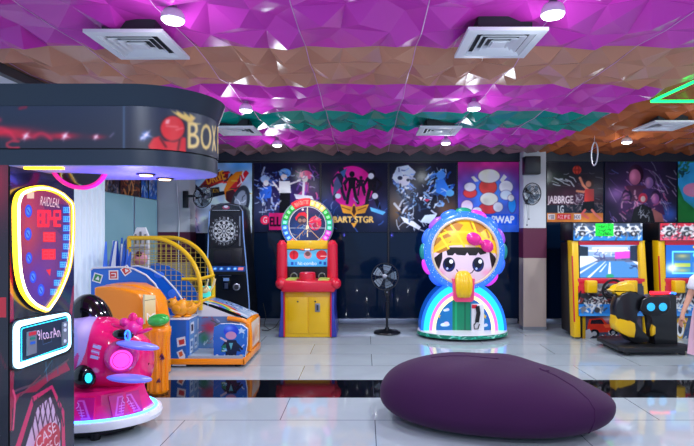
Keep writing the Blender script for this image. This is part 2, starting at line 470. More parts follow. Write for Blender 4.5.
b.box((XL,YB-.05,0),(XR,YB,.06),'grey'); tag(b.build('baseboard_back'), kind='structure')
# pillars
def pillar(name, x0, x1, Yp, band):
    b = B(); zb0, zb1 = band
    b.box((x0,Yp,0),(x1,YB-.001,HC),'wall_paint')
    b.box((x0-.006,Yp-.006,zb0),(x1+.006,YB-.002,zb1),'maroon')
    b.box((x0-.003,Yp-.003,0),(x1+.003,YB-.002,zb0),'pillar_beige'); b.box((x0-.008,Yp-.008,0),(x1+.008,YB-.002,.05),'grey')
    return tag(b.build(name), kind='structure')
pillar('wall_pillar_right', SX(523.5,7.9), SX(546,7.9), 7.9, (SZ(258,7.9), SZ(228,7.9)))
pillar('wall_pillar_left', XL+.02, SX(190,7.85), 7.85, (SZ(262,7.85), SZ(232,7.85)))
# left wall: white fluted panel, frosted glass panes and picture strip
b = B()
b.box((XL,4.1,.05),(XL+.03,6.25,2.35),'panel_glow')
for k in range(18): b.cyl((XL+.03,4.2+k*.118,.06),(XL+.03,4.2+k*.118,2.34),.022,'panel_glow',seg=8)
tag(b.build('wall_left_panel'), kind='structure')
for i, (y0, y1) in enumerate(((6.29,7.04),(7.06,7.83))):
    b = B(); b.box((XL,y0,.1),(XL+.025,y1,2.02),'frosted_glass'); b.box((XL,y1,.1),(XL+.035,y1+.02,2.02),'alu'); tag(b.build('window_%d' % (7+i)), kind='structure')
b = B(); b.box((XL,4.1,0),(XL+.04,7.84,.1),'grey'); tag(b.build('baseboard_left'), kind='structure')
mat('roof_lip', (20,38,56), .35); mat('roof_under', (150,150,205), .45); mat('led_blue2', (60,150,255), emit=4.5, ec=(50,140,255))
mat('lilac_glow', (120,120,230), .3, emit=.12, ec=(90,110,255)); mat('blue_print', (22,108,215), .35, coat=.2, noise=.06)
LAMP_E = 40.0
mat('platform_grey', (150,165,180), .35); mat('net', (190,165,60), .5); mat('pink_soft', (235,160,175), .4); mat('duck_orange', (245,160,20), .3, coat=.2); mat('teal_screen', (70,200,190), .3, emit=.5, ec=(60,190,180))
mat('blue_edge', (110,140,190), .3, emit=0.15, ec=(110,150,220)); mat('dart_back', (16,20,32), .4); mat('dark_screen', (34,32,40), .12)
mat('side_blue', (50,60,165), .3, coat=.2); mat('lime', (190,210,90), .35)
for n_, c_, e_ in (('red',(235,30,35),0.50),('green',(30,190,80),0.50),('teal',(40,200,170),0.46),('blue',(50,150,235),0.53),('orange',(255,150,70),0.65),('white',(220,225,255),0.62),('magenta',(225,70,215),0.53),('yellow',(255,220,140),0.62)): mat('wl_'+n_, tuple(v*.4 for v in c_), .4, emit=e_*1.9, ec=tuple(255*(v/255)**1.9 for v in c_))
mat('gr_blue', (20,90,190), .3, emit=0.12, ec=(20,110,240)); mat('gl_blue', (20,100,230), emit=0.37, ec=(20,120,255)); mat('gl_cyan', (30,200,230), emit=0.40, ec=(30,225,245)); mat('gl_pink', (235,110,215), emit=0.31, ec=(245,110,220)); mat('gl_yellow', (250,240,180), emit=0.37, ec=(255,245,170))
mat('frill_blue', (40,90,235), .25, emit=.42, ec=(55,125,255), noise=.15, nscale=18); mat('rim_cream', (225,205,180), .3)
mat('pt_green', (20,140,110), .3, coat=.3, emit=0.07); mat('pt_teal', (20,140,140), .3, coat=.3, emit=0.07); mat('pt_magenta', (225,60,235), .3, coat=.3, emit=0.28); mat('pt_blue', (50,110,245), .3, coat=.3, emit=0.19); mat('pt_violet', (150,80,215), .3, coat=.3, emit=0.19)
mat('hot_pink2', (235,70,120), .3, coat=.2); mat('fan_wire', (22,26,36), .4); mat('fan_blade', (120,138,156), .35)
mat('platform_black', (20,22,28), .4); mat('seat_black', (16,18,24), .3, coat=.2); mat('led_ice_blue', (30,120,190), .2, emit=.55, ec=(50,180,245))
mat('gold', (230,170,40), .25, emit=.5, ec=(255,190,40))
mat('led_core', (255,255,230), emit=3.0, ec=(255,250,190)); mat('sparkle', (170,200,255), emit=.8)
for n_, c_ in (('red',(255,120,110)),('green',(150,255,170)),('teal',(160,255,235)),('blue',(160,225,255)),('orange',(255,225,170)),('white',(240,245,255)),('magenta',(255,170,250)),('yellow',(255,245,200))): mat('wl_'+n_+'_core', tuple(v*.4 for v in c_), .4, emit=.6, ec=c_)
b = B(); b.box((-2.80,YN,HC-.115),(-2.74,YB,HC-.04),'dark_grey'); b.box((XL,YN,HC-.10),(-2.80,YB,HC-.04),'wall_paint'); tag(b.build('trim_cornice'), kind='structure')
# ------------------------------------------------------------------ posters on the back wall (artwork drawn in the frame's units)
PY = YB-.048
K = 2.0
def poster(name, cv, label, cat='poster', Y=PY, group='posters along the back wall'):
    cv.a = np.clip(cv.a*1.18,0,255); cv.blur(.25).noise(.12,9,int(cv.x0)); fn = front(cv.x0, cv.y0, cv.x1, cv.y1, Y)
    o = printed(name, cv, fn, 'poster_print', None, loc=fn(.5, 0), thick=.018, back='black')
    return tag(o, label, cat, group)

# motorbike poster behind the dart machine
c = Cv(188,163,252,233,K); c.grad((150,185,225),(190,205,225)); c.noise(.25,6,2)
c.blob(200,172,16,8,(70,130,200),.8); c.blob(240,165,14,7,(60,140,210),.8); c.blob(232,190,14,8,(225,232,240),.7)
c.poly([(199,187),(206,179),(216,172),(229,171),(228,178),(218,184),(206,189)],(120,20,30)); c.streaks(14,[(210,40,30),(40,20,30),(240,120,20)],(202,173,228,186),5,10,1.2,.9,5,ang=-.35,spread=.3)
c.text('DRIVE',206,173,225,182,(245,150,30),ang=-.3,fat=.3)
c.poly([(188,192),(195,184),(206,194),(224,191),(226,194),(206,199),(203,206),(194,204),(190,200)],(18,22,34)); c.poly([(210,188),(219,187),(220,193),(211,194)],(20,22,28)); c.text('LION',211.5,188.6,218.5,192.6,(250,170,30))
c.poly([(224,190),(229,178),(236,172),(243,171),(240,180),(232,190),(226,200)],(235,120,20)); c.poly([(228,190),(246,170),(249,173),(240,186),(233,198),(228,199)],(190,25,40)); c.poly([(226,192),(232,188),(238,196),(231,204),(226,200)],(60,20,30))
c.streaks(12,[(25,30,45),(250,180,50),(230,235,240)],(230,176,248,196),4,9,1,.8,8)
c.ell(240,204,9,19,(40,46,60),ang=.25); c.ell(240,204,6,14,(120,130,150),ang=.25); c.streaks(14,[(30,34,46),(190,200,215)],(235,194,246,216),4,8,.8,.8,9)
c.blob(193,222,5,14,(200,60,60),.6); c.blob(190,230,6,8,(30,90,190),.9); c.streaks(12,[(30,60,120),(220,225,235)],(188,205,200,233),4,9,1.2,.6,4)
poster('game_poster', c, 'pale blue poster of a red and orange racing motorbike, behind the dart machine')

# blue-haired singers poster
c = Cv(254,163,319.5,232,K,(12,18,40)); c.blob(287,196,26,22,(60,40,120),.6); c.blob(262,210,14,14,(80,90,120),.5); c.blob(308,202,12,22,(120,40,110),.6)
c.streaks(34,[(190,205,235),(80,120,210),(230,235,245),(50,70,150)],(258,172,282,214),4,9,1.3,.7,21)
c.streaks(26,[(230,80,150),(200,205,235),(120,60,170)],(298,172,318,212),4,9,1.3,.7,22)
c.ell(285,173,6,4.5,(90,150,235)); c.ell(284,177,3.2,3.2,(225,205,200)); c.ell(265,179,4.5,4,(150,180,230)); c.ell(266,183,2.8,3,(225,205,205)); c.ell(306,175,6,4.5,(220,70,120)); c.ell(305,179,3,3.2,(232,205,200))
c.poly([(279,181),(290,181),(291,193),(279,193)],(215,218,225)); c.poly([(280,193),(290,193),(290,216),(279,216)],(12,14,22)); c.poly([(260,188),(272,186),(271,198),(259,199)],(40,90,190)); c.line([(273,182),(279,190)],2,(220,210,210)); c.line([(290,184),(300,180)],2,(220,210,210))
c.line([(304,182),(303,196)],2.4,(215,200,210)); c.poly([(294,194),(312,196),(314,200),(296,199)],(200,200,220))
c.streaks(46,[(190,210,240),(70,110,200),(24,30,60),(230,225,235),(40,50,100)],(257,168,279,216),2,6,1.0,.6,23); c.streaks(30,[(240,120,170),(215,215,240),(60,30,90),(150,60,140)],(296,168,317,214),2,6,1.0,.6,24); c.streaks(16,[(90,150,235),(190,210,240),(20,30,70)],(278,166,294,182),2,5,1.0,.6,25); c.ell(265,220,4.6,4.6,(225,40,80)); c.text('G',263,217,267,223,(250,240,240)); c.rect(269,213,292,230,(190,30,100)); c.text('ELLA',270,217,285,226,(20,14,30),fat=.3)
poster('game_poster', c, 'dark blue poster of blue-haired and pink-haired figures, behind the light-up wheel machine')

# pink circle poster
c = Cv(321.5,163,387.5,232,K,(14,20,42)); c.blob(332,205,14,14,(30,80,160),.5); c.blob(380,212,12,12,(70,90,160),.5)
c.ell(352,187,21,21,(215,20,130)); c.blob(352,198,20,9,(130,20,110),.6); c.blob(352,176,16,8,(250,60,160),.6)
def fig(c, x, y, s, col, lean=0):
    c.ell(x+lean*s*.5, y-s*.46, s*.09, s*.1, col); c.poly([(x-s*.13+lean*s*.4,y-s*.36),(x+s*.13+lean*s*.4,y-s*.36),(x+s*.1,y+.02*s),(x-s*.1,y+.02*s)], col)
    c.line([(x-s*.07,y),(x-s*.13,y+.25*s),(x-s*.16,y+.5*s)], s*.1, col); c.line([(x+s*.07,y),(x+s*.11,y+.25*s),(x+s*.2,y+.5*s)], s*.1, col)
    c.line([(x-s*.12+lean*s*.4,y-s*.32),(x-s*.24,y-s*.12),(x-s*.2,y+.06*s)], s*.07, col); c.line([(x+s*.12+lean*s*.4,y-s*.32),(x+s*.26,y-s*.16),(x+s*.16,y-.02*s)], s*.07, col)
fig(c,352,188,30,(14,12,26)); fig(c,339,184,30,(26,24,50),.15); fig(c,372,190,36,(10,12,24)); fig(c,361,186,18,(30,16,40))
c.ell(371,176,3,3,(200,205,215)); c.poly([(340,172),(347,168),(344,178)],(60,100,150)); c.poly([(334,182),(337,176),(342,186),(333,196)],(70,80,120))
c.ell(338,196,3,2.6,(190,200,215)); c.ell(375,196,3,3,(200,205,215)); c.streaks(16,[(60,100,190),(140,160,210)],(326,196,386,226),5,10,.8,.6,31)
c.poly([(340,204),(352,207),(354,203),(356,207),(369,204),(365,213),(357,214),(354,218),(351,214),(343,213)],(205,140,40)); c.poly([(353,206),(355,206),(356,212),(354,216),(352,212)],(60,30,20)); c.line([(342,207),(350,210)],.8,(90,50,20)); c.line([(366,207),(358,210)],.8,(90,50,20))
c.text('BART STGR',333.5,216.5,373.5,222.5,(232,176,96),fat=.45); c.poly([(351,223),(357,223),(354,228)],(225,150,50)); c.poly([(370,207),(386,212),(383,215),(371,211)],(90,170,235))
poster('game_poster', c, 'dark poster with dark figures on a pink disc, gold wings and gold lettering')

# white-haired fighter poster
c = Cv(389.5,163,456.5,232,K,(18,24,40)); c.blob(398,206,11,18,(150,110,70),.8); c.blob(448,210,12,14,(120,84,58),.8); c.blob(404,196,12,12,(70,80,100),.8)
c.streaks(46,[(215,225,240),(120,170,235),(60,100,180),(235,240,248)],(393,170,410,186),4,9,1.6,.75,41,ang=.4,spread=.6)
c.ell(404,181,6,5,(205,205,215)); c.poly([(392,178),(397,167),(408,165),(416,172),(413,177),(404,174),(397,184)],(190,205,230)); c.ell(400,178,2.4,2,(30,40,60)); c.ell(408,180,1.6,1.4,(30,40,60))
c.streaks(40,[(60,140,225),(120,190,240),(30,80,170),(210,230,250)],(424,174,450,196),4,10,1.6,.75,42,ang=-.9,spread=.5)
c.ell(441,175,4.5,4.5,(70,140,225)); c.poly([(436,180),(444,179),(450,190),(446,197),(436,192)],(50,120,210)); c.ell(450,193,4,3.4,(90,170,240))
c.poly([(417,195),(428,192),(438,196),(432,201),(421,201)],(16,20,34)); c.poly([(419,197),(421,201),(423,197)],(230,235,245)); c.poly([(433,197),(431,201),(429,197)],(230,235,245)); c.poly([(423,199),(431,199),(427,202)],(200,60,90))
c.streaks(44,[(230,238,248),(150,190,230),(40,60,100),(20,26,44)],(397,192,442,222),4,10,1.7,.7,43)
c.poly([(400,216),(412,220),(421,227),(419,230),(404,222)],(215,220,230)); c.poly([(425,215),(437,214),(432,224),(420,222)],(200,215,235)); c.streaks(12,[(200,210,225)],(398,214,424,230),5,12,.8,.7,44); c.streaks(40,[(90,150,225),(230,238,250),(24,40,80),(130,190,240)],(394,168,448,206),2,6,.9,.6,45); c.streaks(30,[(20,26,40),(60,80,110)],(398,184,420,222),3,7,1.2,.6,46)
poster('game_poster', c, 'dark poster of white-haired and ice-blue fighters, left of the bright cartoon poster')

# bright poster right of it: plain rounded shapes
c = Cv(458,162,519,232,K); c.grad((170,30,110),(35,90,190)); c.blob(489,192,26,24,(40,130,220),.95); c.blob(488,164,30,8,(200,40,120),.8); c.blob(463,205,6,22,(100,70,160),.7)
for x,y,rx,ry,col in ((488,187,9,8,(200,60,55)),(489,176,11,7,(238,215,190)),(470,193,7,5,(205,60,60)),(470,187,6,4.5,(225,230,240)),(506,187,7,6.5,(225,232,242)),(506,195,6,5,(190,205,230)),(489,208,10,6,(205,55,60)),(489,199,9,6.5,(240,222,195)),(467,206,6,6,(240,190,205)),(477,211,5,4,(220,225,240)),(512,205,4,8,(40,140,220)),(511,198,3.2,3.4,(235,225,205)),(498,207,5,5,(225,225,235))):
    c.ell(x,y,rx,ry,col); c.ring(x,y,rx,ry,.6,(60,30,60),.5)
c.poly([(475,182),(471,177),(474,176),(479,181)],(238,215,190)); c.poly([(500,180),(504,174),(507,177),(502,183)],(238,215,190));
c.rect(483,214,517,225,(25,80,190)); c.text('?',484,217,487,222,(230,235,250)); c.text('PWAP',492,216,514,223,(235,240,250),fat=.3)
poster('cartoon_poster', c, 'brightest poster, red and blue with cream rounded shapes, beside the white pillar')

# basketball poster
P2 = YB-.048
c = Cv(547,155,603,222,K); c.grad((20,30,46),(70,44,44)); c.blob(577,195,30,9,(80,40,60),.7)
c.streaks(26,[(150,150,170),(90,60,80)],(548,172,602,200),4,12,.6,.6,51,ang=.25,spread=.2); c.streaks(8,[(220,225,235)],(550,176,570,184),6,12,.9,.7,52,ang=.35,spread=.1)
c.rect(548,196,584,204,(70,40,60)); c.text('JABBRGE',547.5,196,573,205.5,(215,200,205),fat=.25); c.streaks(30,[(200,190,200),(120,100,120)],(574,194,584,206),2,5,.7,.7,53)
c.rect(547,205,603,213,(34,40,52)); c.text('LG',558,205.5,563.5,213,(190,190,195),fat=.2); c.streaks(60,[(70,60,70),(130,110,115),(30,34,44)],(566,203,603,214),2,6,.8,.7,54)
c.rect(547,213,603,222,(190,110,50)); c.blob(580,222,20,4,(225,140,60),.8)
for x,t in ((548,'YEE'),(557,'AGE'),(564,'FE'),(574,'HX')): c.rect(x,214,x+7,219.5,(200,40,50) if x in (557,564) else (200,190,195)); c.text(t,x+.6,215,x+6.2,218.8,(240,235,235) if x in (557,564) else (60,50,60))
c.ell(577,170,4.4,4.4,(190,60,50)); c.line([(573,170),(581,170)],.5,(90,20,20)); c.ring(577,170,2,4.4,.5,(90,20,20))
c.line([(580,178),(583,185),(588,190)],2.6,(205,130,100)); c.line([(577,191),(584,192),(588,190)],2.4,(205,130,100)); c.ell(590,184,4,4.5,(50,26,24)); c.ell(588.5,184,2.8,3.2,(190,120,95)); c.poly([(585,189),(594,189),(594,202),(584,203)],(205,60,55)); c.poly([(583,202),(594,201),(595,210),(582,211)],(16,20,26)); c.line([(585,210),(582,214),(588,218)],2.4,(200,90,85)); c.line([(592,210),(596,215),(601,219)],2.4,(205,110,100)); c.blob(600,190,10,18,(20,22,34),.5)
poster('basketball_poster', c, 'poster of a jumping basketball player in red, right of the white pillar', Y=P2)

# purple poster of shaded figures
c = Cv(605,155,676.5,222,K,(24,24,44)); c.blob(641,195,26,26,(90,50,110),.9); c.blob(669,214,8,8,(60,110,220),.8); c.blob(618,194,10,8,(170,120,200),.7)
c.streaks(60,[(190,130,200),(120,80,170),(230,190,230),(90,110,190)],(608,168,674,220),6,16,.8,.55,61,ang=.8,spread=.5); c.streaks(14,[(210,215,240)],(648,160,676,220),10,22,.6,.5,62,ang=.9,spread=.15)
for x,y,s,col,hair in ((636,176,10.5,(165,85,120),(36,18,38)),(650,182,7.5,(130,95,160),(50,36,70)),(627,197,7,(120,65,130),(40,26,60)),(656,198,7,(140,75,140),(40,26,60))):
    c.poly([(x-s*1.3,y+s*2.4),(x-s*.9,y+s*.9),(x+s*.9,y+s*.9),(x+s*1.3,y+s*2.4)],(int(col[0]*.5),int(col[1]*.5),int(col[2]*.6))); c.ell(x,y-s*.15,s*.72,s*.95,hair); c.ell(x-s*.1,y+s*.1,s*.55,s*.75,col); c.blob(x-s*.3,y,s*.3,s*.6,(230,150,190),.6)
c.streaks(40,[(200,90,140),(230,170,200),(60,40,90),(30,26,50)],(622,190,666,220),4,8,1.4,.6,63); c.ell(643,198,4.5,5,(190,50,80)); c.ell(643,199,2.4,3,(240,190,190))
c.poly([(631,222),(634,209),(642,204),(651,208),(656,222)],(16,18,28)); c.streaks(14,[(190,195,210)],(637,208,650,218),2,5,.8,.7,64); c.poly([(652,208),(662,214),(664,222),(655,222)],(150,90,90))
poster('film_poster', c, 'dark purple poster of shadowy figures, between the basketball poster and the blue and green one', Y=P2)

# blue and green poster at the frame edge
c = Cv(678,155,742,222,K); c.grad((45,150,225),(60,170,235)); c.poly([(678,185),(684,200),(696,210),(742,205),(742,222),(678,222)],(30,120,60)); c.blob(686,214,14,10,(30,110,50),.8)
c.ell(694,190,11,7,(240,130,170)); c.ell(700,186,3,3,(250,180,200)); c.streaks(26,[(30,90,60),(50,120,70),(20,60,70)],(678,158,688,176),3,6,1.5,.8,71); c.ell(716,200,12,12,(240,190,90)); c.ell(728,175,8,6,(245,245,250)); c.ell(720,177,7,5,(245,245,250))
poster('cartoon_poster', c, 'bright blue and green poster with a pink oval at the right edge', Y=P2)

# strip of small pictures high on the left wall
px = XL+.03
def left_pic(y0, y1, cv, label):
    fn = flat((px, y0, 2.03), (0, y1-y0, 0), (0, 0, .42))
    tag(printed('wall_picture', cv, fn, 'poster_print', None, loc=fn(.5,0), thick=.02), label, 'picture', 'small pictures high on the left wall')
c = Cv(0,0,45,42,1.2,(40,44,60)); c.streaks(50,[(120,120,140),(70,80,110),(180,150,130),(20,22,30)],(0,0,45,42),8,18,3,.6,81)
left_pic(6.18,6.62,c,'grey picture on the left wall strip, nearest to the camera')
c = Cv(0,0,60,42,1.2,(70,34,24)); c.streaks(70,[(200,110,50),(120,50,30),(240,170,90),(40,20,20)],(0,0,60,42),8,16,3,.6,82)
left_pic(6.65,7.24,c,'brown and orange picture on the left wall strip')
c = Cv(0,0,40,42,1.2,(20,80,180)); c.poly([(0,0),(40,0),(40,34),(26,22)],(30,26,40)); c.streaks(24,[(60,160,235),(220,235,250),(20,50,130)],(0,12,40,42),8,16,3,.6,83)
left_pic(7.27,7.5,c,'blue picture with a dark diagonal on the left wall strip')
c = Cv(0,0,40,42,1.2,(30,110,210)); c.blob(14,10,14,14,(200,140,140),.8); c.streaks(24,[(40,90,200),(210,220,240),(20,40,100)],(0,14,40,42),8,16,3,.6,84)
left_pic(7.53,7.82,c,'bright blue picture on the left wall strip, beside the corner pillar')

# ------------------------------------------------------------------ ceiling fittings
def make_vent(x, y, label):
    s = .24; z = HC-.115
    t = thing('ceiling_vent', label, 'vent', (x, y, z), 'white square air vents in the ceiling')
    b = B()
    for k in range(4):
        a = [(-s,-s),(s,-s),(s,s),(-s,s)]; (x0,y0),(x1,y1) = a[k], a[(k+1)%4]; w = .055
        n = [(-s+w,-s+w),(s-w,-s+w),(s-w,s-w),(-s+w,s-w)]; (u0,v0),(u1,v1) = n[k], n[(k+1)%4]
        b.prism([(x+x0,y+y0,z),(x+x1,y+y1,z),(x+u1,y+v1,z-.004),(x+u0,y+v0,z-.004)],(0,0,.02),'white')
    s2 = s-.075; b.box((x-s2,y-s2,z+.018),(x-s2+.01,y+s2,HC+.03),'dark_grey'); b.box((x+s2-.01,y-s2,z+.018),(x+s2,y+s2,HC+.03),'dark_grey'); b.box((x-s2,y-s2,z+.018),(x+s2,y-s2+.01,HC+.03),'dark_grey'); b.box((x-s2,y+s2-.01,z+.018),(x+s2,y+s2,HC+.03),'dark_grey')  # inset skirt coloured dark to stand in for shadow above the frame
    b.build('vent_frame', t, smooth=False)
    b = B(); b.box((x-s+.03,y-s+.03,z+.0265),(x+s-.03,y+s-.03,z+.0295),'dark_grey'); b.build('backing', t)
    for k in range(4):
        o, i = s-.058-k*.040, s-.058-k*.040-.027
        b = B()
        A = [(-o,-o),(o,-o),(o,o),(-o,o)]; I = [(-i,-i),(i,-i),(i,i),(-i,i)]
        for q in range(4):
            (x0,y0),(x1,y1) = A[q], A[(q+1)%4]; (u0,v0),(u1,v1) = I[q], I[(q+1)%4]
            b.prism([(x+x0,y+y0,z+.0),(x+x1,y+y1,z+.0),(x+u1,y+v1,z+.024),(x+u0,y+v0,z+.024)],(0,0,.004),'white')
        b.build('louvre', t, smooth=False)
    b = B(); b.box((x-.045,y-.045,z),(x+.045,y+.045,z+.012),'white'); b.build('centre_plate', t)
    return t
v = make_vent(-1.46,3.28,'large white air vent nearest the left machine, in the front magenta ceiling')
def cp(src, x, y, label, z=None):
    c = copy_tree(src); c.location = (x, y, src.location.z if z is None else z); c['label'] = label; return c
cp(v,.857,3.25,'large white air vent in the front of the ceiling, right of centre')
cp(v,-1.51,6.0,'small far white air vent on the left, near the motorbike poster')
cp(v,.87,6.0,'small far white air vent above the white-haired fighter poster')
cp(v,3.39,5.72,'white air vent in the rust ceiling, near the green light outline')

def make_lamp(x, y, label):
    z = HC-.138
    t = thing('ceiling_lamp', label, 'lamp', (x, y, z), 'round ceiling lamps')
    b = B(); b.lathe([(.0,.075),(.03,.075),(.05,.062),(.060,.045),(.064,.03),(.065,.012),(.060,.008)],'white',(x,y,z),seg=28); b.cyl((x,y,z+.07),(x,y,HC+.03),.022,'steel'); b.build('lamp_housing', t)
    b = B(); b.lathe([(0,-.010),(.035,-.008),(.054,-.001),(.061,.009),(.0,.012)],'lamp_glow',(x,y,z),seg=28); b.build('lamp_diffuser', t)
    return t
LAMPS = [(-1.08,2.84),(1.03,2.77),(-1.16,4.92),(1.045,4.85),(-1.19,6.85),(1.07,6.7),(3.43,6.62)]
LL = ['round ceiling lamp above the left front air vent','round ceiling lamp above the right front air vent','round ceiling lamp in the teal stripe, left','round ceiling lamp in the teal stripe, right','far round ceiling lamp above the blue-haired singers poster','far round ceiling lamp above the white-haired fighter poster','round ceiling lamp in the rust ceiling at the right']
lp = None
for (x, y), l in zip(LAMPS, LL):
    if lp is None: lp = make_lamp(x, y, l)
    else: cp(lp, x, y, l)
def plight(x, y, z, e, c, r=.08, name='lamp_light'):
    d = bpy.data.lights.new(name, 'SPOT' if name == 'lamp_light' else 'POINT'); d.energy = e
    if name == 'lamp_light': d.spot_size = math.radians(168); d.spot_blend = .5
    d.color = tuple(float(v) for v in lin(c)); d.shadow_soft_size = r
    o = link(bpy.data.objects.new(name, d)); o.location = (x, y, z); return o
for x, y in LAMPS+[(-1.15,.8),(1.1,.8),(3.6,.8),(3.6,3.0),(3.6,5.0),(5.6,4),(0,-1)]:  # positions after LAMPS are added unseen lights, no fixture, filling the hall
    plight(x, y, HC-.18, LAMP_E, (236,246,255), .06); plight(x, y, HC-.26, 2.4, (236,246,255), .08, 'lamp_spill')

# green light outline and hanging hoop
b = B(); xa, xb, ya, yb, z = 2.68, 4.6, 3.1, 4.72, HC-.09
for p0, p1 in (((xa,ya),(xa,yb)),((xa,yb),(xb,yb)),((xb,yb),(xb,ya)),((xb,ya),(xa,ya))):
    b.tube([(p0[0],p0[1],z),(p1[0],p1[1],z)], .013, 'led_green')
for p in ((xa,ya),(xa,yb),(xb,yb),(xb,ya)):
    b.ell((p[0],p[1],z), .013, 'led_green'); b.cyl((p[0],p[1],z),(p[0],p[1],HC-.0),.004,'dark_grey')
tag(b.build('light_outline', None, loc=(xa,ya,z)), 'green glowing light outline hung under the rust ceiling', 'light')
t = thing('hanging_hoop', 'thin white hoop hanging from the ceiling before the basketball poster', 'hoop', W(594.5,154,6.6))
hc = W(594.5,154,6.6); b = B()
n = 40; R = 11.5*6.6/F
b.tube([hc+Vector((math.cos(2*PI*k/n)*R*.17, math.cos(2*PI*k/n)*R*.98, math.sin(2*PI*k/n)*R)) for k in range(n)], .008, 'white', closed=True); b.build('hoop', t)
b = B(); b.cyl(hc+Vector((0,0,R)), (hc.x,hc.y,HC-.0), .002, 'white'); b.build('cord', t)
# ================================================================== large boxing machine at the left
FX = -1.62; FY = 2.3
def facepx(px, py):            # photo pixel on the column's right-hand face -> (Y*100, -z*100)
    Y = FX*F/(px-CX); return (Y*100, -(EYE-(py-CY)*Y/F)*100)
bx = thing('boxing_machine', 'tall black boxing machine with rounded roof sign at the left edge', 'arcade machine', (-2.1,2.55,0))
ZB = 1.814
b = B(); b.box((-2.6,2.305,.0),(FX-.004,2.812,ZB),'black',bev=.006); b.build('column', bx)
# art on the right-hand face of the column
c = Cv(230,-181,281,-4,2.2,(22,26,44),T=None); c.blob(255,-60,20,40,(26,30,52),.6)
c.T = facepx
for p in ([(8,398),(22,392),(33,385),(50,374),(66,362),(70,370),(50,380),(36,392),(20,394),(12,410)],): c.poly(p,(150,20,60))
c.line([(10,393),(34,384),(68,360)],1.2,(90,60,70)); c.line([(20,396),(40,376)],.8,(120,60,70))
c.poly([(15,446),(31.5,397),(52,385),(64,411),(66,470),(10,480)],(205,40,95)); c.poly([(19,450),(34,401),(51,389),(61,413),(62,470),(14,480)],(24,20,40))
c.poly([(24,450),(37,408),(50,397),(60,424),(60,462),(24,470)],(205,170,200))
for k in range(6):
    x = 32+k*5.2; c.line([(x,398),(x+2.6,412),(x,426),(x+2.4,440)],.9,(60,20,50)); c.line([(x+5.2,398),(x+2.6,412),(x+5.2,426)],.9,(60,20,50))
bc = facepx(47,444); c.T = None
c.ell(bc[0],bc[1],11,10,(175,30,55)); c.blob(bc[0]-3,bc[1]-4,6,5,(220,60,80),.7)
c.text('CASE',bc[0]-9,bc[1]-8,bc[0]+7,bc[1]-2,(235,205,220),ang=-.22); c.text('CAGE C',bc[0]-8,bc[1]+0,bc[0]+9,bc[1]+6,(235,205,220),ang=-.22)
c.poly([(230,-150),(231.5,-150),(233,-90),(231,-60),(230,-60)],(150,30,60)); c.line([(232,-78),(233.5,-74),(232,-60)],1.2,(220,70,110)); c.line([(281,-120),(276,-100)],3,(150,30,50))
c.streaks(16,[(60,150,170),(40,70,110)],(236,-92,279,-84),5,14,.7,.5,91)
printed('side_panel', c, flat((FX,2.305,.04),(0,.507,0),(0,0,1.77)), 'print_gloss', bx, thick=.003)
# front panel with red flames, facing the camera
c = Cv(-90,148,13,446,1.0,(20,22,38)); c.blob(0,160,16,30,(200,20,60),.9); c.blob(-30,200,30,60,(120,16,40),.7); c.blob(2,300,6,20,(150,30,50),.7); c.poly([(0,212),(9,217),(3,226),(6,232),(0,228)],(230,60,40)); c.rect(-90,247,12,262,(190,30,50)); c.line([(0,262),(12,300)],1.5,(70,20,40)); c.streaks(10,[(200,40,60),(120,150,200)],(-60,240,10,420),8,22,2,.6,92); c.blob(2,295,4,4,(120,180,250),.9)
printed('front_panel', c, flat((-2.6,2.3,.0),(2.6-1.625,0,0),(0,0,ZB)), 'print_gloss', bx, thick=.004)
# shield shaped display with glowing yellow frame, on the right-hand face
def facexp(X): return lambda px, py: (X*F/(px-CX)*100, -(EYE-(py-CY)*(X*F/(px-CX))/F)*100)
def facept(px, py, X): Y = X*F/(px-CX); return Vector((X, Y, EYE-(py-CY)*Y/F))
SH = [(12.5,215),(13,203),(16,194),(22,189),(31,186),(41,184.7),(52,186.5),(62,191),(70,197.5),(75,204.5),(75.8,220),(75.5,238),(74,255),(71.5,269),(67,282),(60,297),(54,306),(48.3,312.5),(41,311.5),(33,307.5),(25,300),(18.5,288),(14.5,270),(13,245)]
XD = FX+.016
def shield(inset, X):
    n = len(SH); O = []
    P = [Vector(p) for p in SH]
    for i, p in enumerate(P):
        d = (P[(i+1)%n]-P[i-1]).normalized(); nn = Vector((-d.y, d.x))
        O.append(facept(*(p+nn*inset), X))
    return O
def smoothloop(P, k=4):
    n = len(P); R_ = []
    for i in range(n):
        a, b_, c_, d = P[i-1], P[i], P[(i+1)%n], P[(i+2)%n]
        for j in range(k):
            t = j/k; R_.append(.5*((2*b_)+(c_-a)*t+(2*a-5*b_+4*c_-d)*t*t+(3*b_-a-3*c_+d)*t**3))
    return R_
b = B(); b.prism([p-Vector((.014,0,0)) for p in smoothloop(shield(.5,XD))], (.014,0,0), 'black'); b.build('display_body', bx)
lp_ = smoothloop(shield(3.2,XD+.006)); yy = [p.y for p in lp_]
b = B(); b.tube(lp_, [.004+.0105*max(0,1-(p.y-min(yy))/(max(yy)-min(yy)))**.8 for p in lp_], 'led_yellow', closed=True, seg=12); b.build('yellow_light_frame', bx)
b = B(); b.tube([p+Vector((.0045+.0085*max(0,1-(p.y-min(yy))/(max(yy)-min(yy)))**.8,0,0)) for p in lp_], [.0015+.0052*max(0,1-(p.y-min(yy))/(max(yy)-min(yy)))**.8 for p in lp_], 'led_core', closed=True, seg=10); b.build('light_core', bx)
b = B(); b.tube(smoothloop(shield(1.3,XD+.002)), .004, 'gold', closed=True, seg=8); b.build('gold_edge', bx)
b = B(); b.tube(smoothloop(shield(5.6,XD+.003)), .0008, 'gold', closed=True, seg=6); b.build('inner_light_line', bx)
T_ = facexp(XD+.001); ins_ = [T_(CX+p.x*F/p.y, CY-(p.z-EYE)*F/p.y) for p in smoothloop(shield(5.0,XD+.001))]
